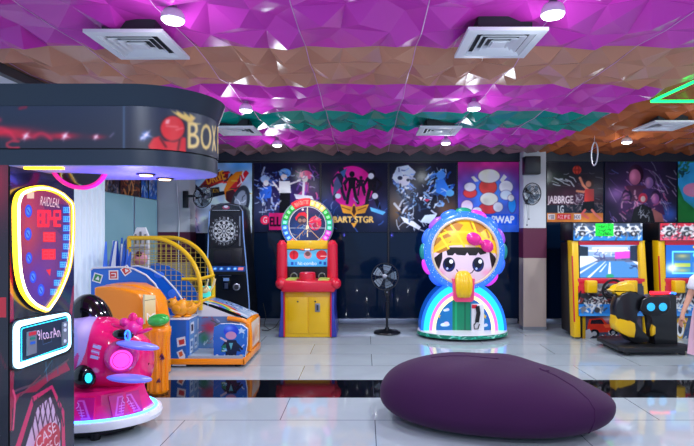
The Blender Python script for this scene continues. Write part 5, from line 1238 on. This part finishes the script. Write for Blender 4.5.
fan_head((SX(385,Yf-.1),Yf-.10,SZ(276.5,Yf-.1)),.20,(-.10,-1,.14),pf,.10)

# ================================================================== wall fans, speaker
wf = thing('wall_fan', 'black wall fan mounted on the white pillar beside the bright cartoon poster', 'fan', (SX(529,7.88),7.88,SZ(194,7.9)))
b = B(); b.box((SX(525,7.89),7.87,SZ(204,7.9)),(SX(530,7.89),7.892,SZ(188,7.9)),'black',bev=.005); b.cyl((SX(527.5,7.88),7.88,SZ(197,7.9)),(SX(528.5,7.7),7.72,SZ(196,7.75)),.022,'black'); b.build('bracket', wf)
fan_head((SX(532,7.6),7.6,SZ(194,7.6)),.165,(.38,-1,-.12),wf,.10)
b = B(); b.tube([(SX(527,7.8),7.82,SZ(204,7.8)),(SX(528,7.8),7.82,SZ(214,7.8)),(SX(527.4,7.8),7.82,SZ(225,7.8))],.003,'grey'); b.ell((SX(527.4,7.8),7.82,SZ(225,7.8)),.012,'dark_grey'); b.tube([(SX(529.5,7.8),7.83,SZ(204,7.8)),(SX(529.5,7.8),7.83,SZ(219,7.8))],.003,'grey'); b.ell((SX(529.5,7.8),7.83,SZ(219,7.8)),.012,'dark_grey'); b.build('pull_cord', wf)
w2 = thing('wall_fan', 'black wall fan on the grey corner pillar left of the dart machine', 'fan', (SX(186,7.83),7.83,SZ(199,7.83)))
b = B(); b.box((SX(183.5,7.84),7.80,SZ(208,7.84)),(SX(188.5,7.84),7.845,SZ(191,7.84)),'black',bev=.006); b.tube([(SX(187,7.8),7.80,SZ(196,7.8)),(SX(193,7.75),7.75,SZ(196,7.75)),(SX(198,7.7),7.70,SZ(196,7.7))],.02,'black'); b.build('bracket', w2)
fan_head((SX(203,7.6),7.6,SZ(196.5,7.6)),.17,(.80,-.55,-.25),w2,.12)
sp = thing('wall_speaker', 'small black loudspeaker high on the white pillar', 'speaker', (SX(532.5,7.8),7.8,SZ(174,7.8)))
b = B(); lo, hi = W(525,174,7.74), W(541,156,7.74); b.box((lo.x,7.74,lo.z),(hi.x,7.895,hi.z),'black',bev=.012); b.build('speaker_body', sp)
b = B(); b.box((lo.x+.02,7.733,lo.z+.02),(hi.x-.02,7.745,hi.z-.02),'dark_grey',bev=.004); b.build('speaker_grille', sp)
# cables by the wheel machine, white cord on the corner pillar
b = B(); b.tube([(SX(284,7.9),7.9,.30),(SX(280,7.9),7.9,.16),(SX(275,7.85),7.85,.05),(SX(268,7.8),7.8,.008),(SX(262,7.85),7.85,.008)],.006,'black'); b.tube([(SX(263,8.05),8.05,.40),(SX(266,8.0),8.0,.2),(SX(264,7.95),7.95,.06),(SX(270,7.85),7.85,.008)],.006,'black')
tag(b.build('power_cable', None, loc=(SX(272,7.9),7.9,0)), 'thin black power cables on the floor left of the light-up wheel machine', 'cable')
b = B(); b.tube([(SX(176,7.83),7.835,2.8),(SX(177,7.83),7.832,2.2),(SX(179,7.83),7.83,1.7),(SX(178.5,7.83),7.832,1.2),(SX(179,7.83),7.832,.6)],.008,'white')
tag(b.build('hanging_cable', None, loc=(SX(178,7.83),7.83,.6)), 'thin white cord running down the grey corner pillar', 'cord')
# ================================================================== racing game cabinets
YC = 7.22
def racing(dx, label, head, seed, scr):
    o = thing('racing_cabinet', label, 'arcade machine', (SX(610,YC)+dx,YC+.4,0), 'racing game cabinets along the right wall')
    D = Vector((dx,0,0))
    def Wd(x, y, Y): return W(x,y,Y)+D
    def fr(x0,y0,x1,y1,Y,Yt=None):
        A = Wd(x0,y1,Y); U = Wd(x1,y1,Y)-A; Yt = Y if Yt is None else Yt
        V = Vector((0,Yt-Y,SZ(y0,Yt)-SZ(y1,Y))); return flat(A,U,V)
    b = B(); lo, hi = Wd(576,338.5,YC+.06), Wd(645,222,YC+.06); b.box((lo.x,YC+.22,.06),(hi.x,YC+.48,SZ(240,YC)),'black',bev=.01); b.box((lo.x,YC+.06,.06),(hi.x,YC+.3,SZ(318,YC)),'black',bev=.01); b.box((lo.x+.05,YC+.15,0),(hi.x-.05,YC+.44,.06),'black'); b.build('cabinet_body', o)
    for s_, (xt, xb, w_) in ((-1,(571.5,574.5,7.0)),(1,(638.5,645,6.5))):
        b = B(); pts = [Wd(xt,240.5,YC+.05),Wd(xt+w_,240.5,YC+.05),Wd(xb+w_-.5,337.5,YC-.02),Wd(xb,337.5,YC-.02)]; b.prism(pts,(0,.16,0),'yellow',bev=.015); b.build('yellow_side', o)
        b = B(); X_ = pts[0].x if s_ < 0 else pts[1].x; X2 = pts[3].x if s_ < 0 else pts[2].x
        b.prism([(X_+.01,YC+.2,SZ(243,YC)),(X_+.01,YC+.48,SZ(243,YC)),(X2+.01,YC+.48,.06),(X2+.01,YC+.14,.06)],(.02 if s_<0 else -.02,0,0),'black'); b.build('side_panel', o)
        if s_ < 0:
            b = B(); b.prism([Wd(572.0,256,YC+.035),Wd(572.9,256,YC+.035),Wd(575.2,322,YC-.02),Wd(574.2,322,YC-.02)],(0,.02,0),'red'); b.build('red_stripe', o)
    # header
    b = B(); lo, hi = Wd(572.5,241,YC+.02), Wd(643,222.5,YC+.02); b.box((lo.x,YC+.03,lo.z),(hi.x,YC+.48,hi.z),'black',bev=.012); b.build('header_box', o)
    c = Cv(573,223,643,241,2.2,(190,195,200)); 
    if head == 'blue': c.grad((60,70,90),(40,120,200)); c.rect(573,237,643,241,(40,130,220))
    else: c.grad((205,30,60),(225,60,90)); c.rect(573,237,643,241,(235,90,120))
    c.streaks(60,[(225,228,232),(30,34,44),(245,245,245),(80,86,100)],(574,226,641,236),3,7,1.5,.85,seed); 
    c.streaks(90,[(235,236,240),(20,24,34),(245,245,245),(110,116,130)],(573,225,643,238),2,5,1.3,.8,seed+9)
    for x in (582,600,618,634): c.ell(x,234,3.4,3.0,(30,32,40)); c.ell(x,234,1.6,1.4,(210,210,215)); c.poly([(x-7,231),(x-4,226),(x+4,226),(x+8,231)],(220,222,228)); c.poly([(x-3,230),(x-2,227),(x+2,227),(x+3,230)],(50,60,80))
    c.streaks(40,[(225,228,232),(30,34,44),(245,245,245)],(574,226,641,238),2,5,.8,.8,seed+1)
    c.blur(.35); printed('header_print', c, fr(573.5,223.2,642.5,240.4,YC+.026), 'softlit', o)
    b = B(); b.box(Wd(578,245,YC+.08)-Vector((0,.03,0)),Wd(640,240.5,YC+.08),'red',bev=.006); b.build('red_trim', o)
    # screen
    b = B(); lo, hi = Wd(578,279,YC+.1), Wd(640.5,243,YC+.1); b.box((lo.x,YC+.10,lo.z),(hi.x,YC+.23,hi.z),'black',bev=.01); b.build('bezel', o)
    c = Cv(580,244.5,639,277.5,2.4,(110,160,215))
    if scr == 'road':
        c.grad((150,180,235),(60,120,190)); c.rect(580,257,639,262,(90,100,140)); c.blob(608,250,18,5,(190,195,245),.8); c.rect(592,247.5,628,249.2,(240,245,255)); c.rect(588,250,630,251.6,(225,240,255)); c.streaks(30,[(240,244,255),(90,110,170),(60,60,110)],(592,252,632,260),3,7,1,.7,seed)
        c.poly([(615,252),(631,251),(631,258),(615,259)],(215,70,205)); c.poly([(580,246),(588,247),(588,260),(580,262)],(20,40,60)); c.poly([(630,246),(639,245),(639,262),(630,260)],(20,40,70)); c.poly([(580,256),(592,256),(598,260),(580,268)],(225,235,250)); c.poly([(639,262),(625,260),(632,261),(639,266)],(235,240,250))
        c.poly([(580,277.5),(600,261),(624,261),(639,271),(639,277.5)],(70,135,205)); c.poly([(587,277.5),(590,277.5),(606,261.5),(605,261.5)],(235,242,250)); c.poly([(599,272),(601,272),(607,264),(606,264)],(230,240,250)); c.poly([(608,274),(611,274),(610.4,262),(609.2,262)],(235,242,250)); c.poly([(580,272),(580,274),(598,262),(597,262)],(230,240,250)); c.ell(610,276,4,2,(30,150,120)); c.streaks(5,[(30,50,100)],(630,266,638,270),2,4,1,.9,seed+3)
    else:
        c.grad((20,90,190),(30,110,210)); c.rect(586,251,639,274,(110,230,245)); c.rect(587.5,252.5,639,272.5,(30,110,200))
        for x,y,col in ((588.5,253.5,(70,110,130)),(588.5,263,(150,190,70)),(588.5,268,(70,140,160)),(608,263,(190,150,60)),(608,268,(90,160,180))): c.rect(x,y,x+16,y+(7 if y<260 else 4),col); c.blob(x+8,y+2.5,5,1.8,(200,190,120),.7)
        c.ring(613,255,5,3,1.2,(110,230,245)); c.ell(611,247,4,2,(250,190,60)); c.rect(616,246,639,248.5,(230,240,250)); c.blob(586,268,6,4.5,(250,255,255),1); c.rect(606,262,639,272,(90,140,220),.4)
    c.blur(.3); printed('game_screen', c, fr(580,244.5,639,277.5,YC+.098), 'screen', o)
    # control deck
    b = B(); lo, hi = Wd(578,284,YC+.0), Wd(646,278.5,YC+.0); b.box((lo.x,YC+.02,lo.z),(hi.x,YC+.24,hi.z),'red',bev=.008); b.build('red_ledge', o)
    c = Cv(578,283,646,316,2.2,(60,64,74)); c.rect(578,283,586,293,(205,40,60)); c.rect(597,283,630,294,(120,124,130)); c.streaks(30,[(200,204,210),(40,44,54)],(597,284,632,294),2,6,1.2,.8,seed+4); c.rect(578,294,646,304,(50,52,60)); c.streaks(70,[(215,218,222),(30,32,42),(235,235,235),(150,60,60)],(579,295,644,303),3,7,1.3,.85,seed+5); c.rect(578,304,646,316,(40,120,205)); c.streaks(50,[(215,218,222),(60,64,76),(235,235,235),(120,124,134)],(579,301,604,312),3,6,1.3,.85,seed+6); c.ell(597,310,3,2.8,(60,62,70)); c.ell(583,309,2.6,2.6,(120,124,134)); c.rect(578,313.6,646,316,(60,150,230))
    c.blur(.3); printed('deck_print', c, fr(579,283.5,645,316,YC-.02,YC+.02), 'print_gloss', o, thick=.2)
    for x in (586.5,626.5):
        b = B(); lo, hi = Wd(x,293,YC-.05), Wd(x+10.5,280.5,YC-.05); b.box((lo.x,YC-.08,lo.z),(hi.x,YC+.04,hi.z),'yellow',bev=.02,seg=3); b.build('yellow_box', o)
    b = B(); p = Wd(612,289,YC-.12); b.tube([p+Vector((.13*math.cos(2*PI*k/30),-.05*math.sin(2*PI*k/30),.13*math.sin(2*PI*k/30))) for k in range(30)],.018,'black',closed=True); b.cyl(p,(p.x,YC,p.z),.03,'black'); b.cyl(p+Vector((-.12,0,0)),p+Vector((.12,0,0)),.014,'black'); b.build('steering_wheel', o)
    # lower panel with a red off-road car
    c = Cv(583,316,646,339,2.6,(60,50,66)); c.grad((70,60,80),(60,70,92)); c.blob(614,320,18,5,(190,60,80),.7); c.blob(610,318,8,3,(230,235,245),.8)
    if head == 'blue': c.poly([(588,326),(590,319),(603,318),(608,324),(620,326),(622,332),(588,333)],(200,50,36)); c.poly([(591,324),(592,320),(602,319.4),(605,324)],(40,30,40)); c.poly([(604,325),(612,324),(620,327),(606,328)],(225,90,50)); c.ell(595,334,5,4.6,(24,24,32)); c.ell(595,334,2.6,2.4,(160,164,172)); c.ell(614,333,4.2,4,(24,24,32)); c.ell(614,333,2,2,(120,124,134)); c.poly([(583,332),(590,329),(594,336),(590,339),(583,339)],(170,172,180)); c.streaks(16,[(220,222,226),(190,40,40)],(600,334,622,339),2,4,.8,.8,seed+7); c.rect(583,316,586,339,(190,150,30))
    else: c.poly([(583,316),(646,316),(646,339),(583,339)],(60,90,130)); c.poly([(584,330),(592,318),(602,318),(596,339),(584,339)],(215,170,40)); c.ell(594,329,4,8,(230,232,238)); c.ell(594,329,2,5,(40,44,60)); c.streaks(40,[(220,222,226),(40,60,110),(200,60,60)],(584,317,640,338),4,8,1.3,.7,seed+7)
    printed('lower_print', c, fr(582.5,316,645,338.6,YC+.03), 'print_gloss', o, thick=.03)
    return o
racing(0,'racing game cabinet with blue header, green paper sign and road on its screen','blue',201,'road')
racing(1.245,'racing game cabinet with red header and blue menu screen, at the right frame edge','red',231,'menu')
c = Cv(596,224.5,613,235.5,5,(30,225,60)); c.text('SORRY',599,225.5,610,228.6,(16,110,30)); c.text('OUT OF',597.5,229,611.5,232,(16,110,30)); c.text('ORDER',599,232.2,610,235,(16,110,30))
c = Cv(596,224.5,613,235.5,5,(30,225,60))
for y in (227,230.2,233.2): c.streaks(22,[(14,120,34)],(598,y-.8,611,y+.8),.6,2,.5,.8,int(y))
c.line([(597.5,234.6),(611.5,234.2)],.4,(14,120,34))
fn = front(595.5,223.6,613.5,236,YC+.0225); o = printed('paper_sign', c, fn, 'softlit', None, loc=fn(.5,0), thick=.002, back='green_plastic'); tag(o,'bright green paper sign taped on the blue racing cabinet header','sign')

# ================================================================== motorbike style racing seat
ms = thing('arcade_motorbike', 'black and yellow motorbike ride with blue lights on a black platform before the racing cabinets', 'arcade machine', (3.58,6.55,0))
b = B(); pts = [(3.13,6.82,.055),(3.20,6.90,.055),(3.86,6.95,.055),(4.08,6.35,.055),(4.02,6.22,.055),(3.17,6.17,.055),(3.12,6.22,.055)]
b.prism(pts,(0,0,.055),'platform_black',bev=.012); b.build('platform', ms)
b = B()
for x, y in ((3.25,6.27),(3.95,6.3),(3.25,6.8),(3.8,6.85)): b.cyl((x,y,0),(x,y,.06),.04,'black')
b.box((3.28,6.26,.02),(3.95,6.8,.06),'dark_grey'); b.build('feet', ms)
YS = 6.36
def side(pts, Y, d, m, bev): 
    b = B(); b.prism(ppl([(x+2.5,y) for x, y in pts],Y),(0,d*.6,0),m,bev=min(bev,d*.2),seg=3); return b
b = side([(646,297),(654,294.5),(672,294),(674.5,297),(676,348),(652,348),(651,318),(647,312),(641,309),(640,303)],YS,.30,'seat_black',.02); b.build('rear_tower', ms)
b = side([(640,300),(646,297),(660,295.5),(668,297),(668,308),(664,314),(655,316),(644,315),(638,310)],YS-.05,.06,'seat_black',.015); b.build('light_pod', ms)
b = side([(613.5,318),(612.5,308),(615,299),(620,293.5),(628,291),(635,292),(640,297),(652,301),(652,310),(643,311),(636,309),(633,313),(633,324),(638,332),(648,336),(648,342),(634,344),(627,341),(621,333),(616,327)],YS+.02,.26,'seat_black',.025); b.build('seat_body', ms, ang=1.0)
b = side([(614,316),(616,320),(622,321.5),(629,321),(633,323.5),(634,330),(632.5,338),(627,337.5),(619,333),(614.5,330),(613,324)],YS-.01,.30,'yellow',.02); b.build('yellow_fairing', ms, ang=1.0)
b = side([(651,325),(653.5,327),(653.5,334),(650,336.5),(649.5,330)],YS-.02,.1,'yellow',.012); b.build('yellow_fin', ms)
b = side([(608.5,290.5),(614,289.5),(618,287),(621,283),(627,281.8),(632,283.5),(634,288),(633.5,293),(628,296),(620,297),(617,293.5),(610,292.3)],YS+.04,.24,'yellow',.025); b.build('yellow_cap', ms, ang=1.0)
for x in (648.5,660.5):
    b = B(); p = W(x+2.5,307,YS-.055); b.lathe([(0,-.02),(.04,-.016),(.052,0),(.045,.012),(0,.012)],'led_ice_blue',p,axis=(0,1,0),seg=24); b.build('blue_lamp', ms)
b = B(); p = W(667.2,304.8,YS-.005); 
for k in range(1): b.tube([W(x,y,YS-.004) for x, y in ((665,301.5),(670,301),(670,308),(665,308.5))],.004,'steel',closed=True,seg=6); b.cyl(W(667.5,304.8,YS+.01),W(667.5,304.8,YS-.006),.016,'steel')
b.build('square_badge', ms)
b = B(); b.box(W(652,294.5,YS+.02),W(668,291.2,YS+.08),'led_red',bev=.006); b.build('red_light_bar', ms)
b = B(); b.box(W(668.5,294.5,YS+.02),W(673.5,292,YS+.08),'led_blue',bev=.006); b.build('blue_light_bar', ms)

# ================================================================== bean bag
BC = Vector((1.02,4.03,0))
bbag = thing('bean_bag', 'big dark purple fabric bean bag on the floor in front', 'bean bag', BC)
A_, Bx, H = .90, .53, .49
BROT = -.26
def bag(th, ph):
    """th around, ph from the bottom (0) to the top (1)"""
    u = math.cos(th); v = math.sin(th)
    el = ph*PI-PI/2
    cr = abs(math.cos(el))**.62; sz = math.copysign(abs(math.sin(el))**.85, math.sin(el))
    x = A_*math.copysign(abs(u)**.90, u)*cr; y = Bx*math.copysign(abs(v)**.90, v)*cr
    hh = H*(1.0-.13*(x/A_)-.22*max(0,x/A_)**2-.16*max(0,-x/A_)**3)
    z = .21+(hh-.21)*sz if sz > 0 else .21+.215*sz
    z = max(z, .002)
    z += .012*math.sin(5*x+3*y)*max(0,sz)+.006*math.sin(13*x-7*y+2)*max(0,sz)
    y += .05*(z-.2)
    lean = .05*x/A_
    return BC+Matrix.Rotation(BROT,3,'Z')@Vector((x, y+lean, z))
NT, NP = 96, 40; V = []; Fc = []
for j in range(NP+1):
    for i in range(NT): V.append(bag(2*PI*i/NT, j/NP))
b = B()
for j in range(NP):
    for i in range(NT): i2 = (i+1)%NT; Fc.append((j*NT+i,j*NT+i2,(j+1)*NT+i2,(j+1)*NT+i))
b.mesh(V,Fc,'beanbag'); b.build('bag_cover', bbag, ang=3.0)
from mathutils.bvhtree import BVHTree
bvh = BVHTree.FromPolygons([tuple(v) for v in V], Fc)
def seam(pix, name, r=.006):
    P = []
    for (xa_, ya_), (xb_, yb_) in zip(pix, pix[1:]):
        for k in range(8):
            d = (W(xa_+(xb_-xa_)*k/8, ya_+(yb_-ya_)*k/8, 1)-Vector((0,0,EYE))).normalized(); h = bvh.ray_cast(Vector((0,0,EYE)), d)
            if h[0] is not None: P.append(h[0]-h[1]*.0 if False else h[0])
    b = B(); b.tube(P, r, 'beanbag', seg=8); b.build(name, bbag)
seam([(540,369),(556,376),(574,387),(589,400),(595,410),(595,421),(590,432),(584,435)], 'side_seam')
seam([(431,357.5),(450,356),(468,356),(488,358),(500,359)], 'top_seam', .005)
seam([(540,369),(544,371),(549,371)], 'seam_tab', .010)

# ================================================================== girl at the right edge
pe = thing('person', 'girl in a long pale pink and white dress, bare arm hanging, at right edge', 'person', (3.60,5.3,0))
px0, py0 = 3.60, 5.3
mat('dress_white', (226,222,232), .8, noise=.04); mat('dress_pink', (226,180,198), .8, noise=.05); mat('girl_skin', (196,140,116), .5)
V = []; E = []; RAD = []
def jv(p, r, par=None):
    V.append((px0+p[0],py0+p[1],p[2])); RAD.append(r)
    if par is not None: E.append((par,len(V)-1))
    return len(V)-1
pel = jv((0,0,.66),.10); wa = jv((0,0,.80),.085,pel); ch = jv((0,.0,.96),.10,wa); sh = jv((0,0,1.05),.075,ch); nk = jv((0,0,1.11),.035,sh); hd0 = jv((0,-.005,1.17),.06,nk); hd1 = jv((0,-.01,1.25),.085,hd0); hd2 = jv((0,0,1.31),.065,hd1)
for s_ in (-1,1):
    a = jv((s_*.115,0,1.035),.045,sh); e = jv((-.185 if s_ < 0 else .165,.01,.85),.033,a)
    w_ = jv((-.295,-.05,.68),.021,e) if s_ < 0 else jv((s_*.19,-.03,.66),.021,e)
    bx_ = V[w_]; dx_ = -.028 if s_ < 0 else .004
    pm = jv((bx_[0]-px0+dx_*.8,bx_[1]-py0-.012,.62),.021,w_)
    for q_, (oy, ln) in enumerate(((-.026,.055),(-.009,.064),(.008,.060),(.022,.048))):
        k1 = jv((V[pm][0]-px0+dx_*.3,V[pm][1]-py0+oy,.595),.0085,pm); k2 = jv((V[pm][0]-px0+dx_*.4,V[pm][1]-py0+oy*1.1,.595-ln*.55),.0075,k1); jv((V[pm][0]-px0+dx_*.1,V[pm][1]-py0+oy*1.1-.004,.595-ln),.006,k2)
    t1 = jv((V[pm][0]-px0-s_*.012,V[pm][1]-py0-.035,.612),.009,pm); jv((V[pm][0]-px0-s_*.016,V[pm][1]-py0-.05,.585),.007,t1)
    h_ = jv((s_*.07,0,.60),.075,pel); kn = jv((s_*.075,-.01,.34),.045,h_); an = jv((s_*.075,.01,.06),.03,kn); jv((s_*.08,-.11,.028),.028,an)
me = bpy.data.meshes.new('body'); me.from_pydata(V,E,[]); bo = link(bpy.data.objects.new('body',me)); me.materials.append(MATS['girl_skin'])
sk = bo.modifiers.new('Skin','SKIN'); 
for i, r_ in enumerate(RAD): me.skin_vertices[0].data[i].radius = (r_,r_)
me.skin_vertices[0].data[0].use_root = True
sb = bo.modifiers.new('Sub','SUBSURF'); sb.levels = 2; sb.render_levels = 2
dg = bpy.context.evaluated_depsgraph_get(); dg.update(); m2 = bpy.data.meshes.new_from_object(bo.evaluated_get(dg)); bo.modifiers.clear(); bo.data = m2; m2.name = 'body'
m2.polygons.foreach_set('use_smooth',[True]*len(m2.polygons)); attach(bo, pe)
def skirt(prof, m, name, n=48, pleat=.012):
    b = B(); Vv = []; Ff = []
    for r_, z in prof:
        for k in range(n):
            a = 2*PI*k/n; q_ = r_*(1+pleat*8*math.sin(a*9)*max(0,(.75-z))); Vv.append((px0+q_*math.cos(a),py0+q_*.82*math.sin(a),z))
    for j in range(len(prof)-1):
        for k in range(n): k2=(k+1)%n; Ff.append((j*n+k,j*n+k2,(j+1)*n+k2,(j+1)*n+k))
    b.mesh(Vv,Ff,m); return b.build(name,pe,ang=2)
skirt([(.195,.24),(.19,.27),(.182,.40),(.165,.55),(.145,.68),(.115,.80)],'dress_pink','skirt')
b = B(); n=40; Vv=[]; Ff=[]
prof = [(.116,.095,.79),(.118,.10,.86),(.13,.115,.96),(.132,.10,1.02),(.105,.075,1.06),(.06,.05,1.085)]
for rx,ry,z in prof:
    for k in range(n): a=2*PI*k/n; Vv.append((px0+rx*math.cos(a),py0+ry*math.sin(a),z))
for j in range(len(prof)-1):
    for k in range(n): k2=(k+1)%n; Ff.append((j*n+k,j*n+k2,(j+1)*n+k2,(j+1)*n+k))
b.mesh(Vv,Ff,'dress_white')
for s_ in (-1,1): b.tube([(px0+s_*.10,py0,1.05),(px0+s_*.125,py0,1.02),(px0+s_*.143,py0+.005,.95),(px0+s_*.152,py0+.006,.915)],[.05,.062,.062,.056],'dress_white',seg=16)
b.build('bodice',pe,ang=2)
b = B(); b.ell((px0,py0+.012,1.275),(.088,.10,.092),'hair'); b.box((px0-.07,py0+.02,1.02),(px0+.07,py0+.095,1.28),'hair',bev=.035); b.build('hair',pe,ang=2)
b = B()
for s_ in (-1,1): b.ell((px0+s_*.033,py0-.092,1.245),(.012,.006,.009),'white'); b.ell((px0+s_*.033,py0-.097,1.245),(.006,.004,.007),'black')
b.build('eyes',pe); b = B(); b.ell((px0,py0-.10,1.222),(.010,.012,.014),'girl_skin'); b.build('nose',pe); b = B(); b.ell((px0,py0-.088,1.19),(.020,.006,.006),'maroon'); b.build('mouth',pe)
b = B()
for s_ in (-1,1): b.ell((px0+s_*.08,py0-.06,.028),(.038,.085,.028),'white')
b.build('shoes',pe)
# ------------------------------------------------------------------ even ambient world light added as fill, camera
w = bpy.data.worlds.new('World'); SC.world = w; w.use_nodes = True
bg = w.node_tree.nodes['Background']; bg.inputs[0].default_value = (.55,.72,1.0,1); bg.inputs[1].default_value = .5
cam = bpy.data.cameras.new('Camera'); co = link(bpy.data.objects.new('Camera', cam)); co.location = (0,0,EYE); co.rotation_euler = (PI/2,0,0)
cam.sensor_fit = 'HORIZONTAL'; cam.sensor_width = 36; cam.lens = F/694*36; cam.shift_x = (347-CX)/694; cam.shift_y = (CY-223)/694; cam.clip_start = .05
SC.camera = co
vs = SC.view_settings; SC.display_settings.display_device = 'sRGB'; vs.view_transform = 'Standard'; vs.look = 'None'; vs.exposure = 0.92; vs.gamma = 1.0; vs.use_curve_mapping = False
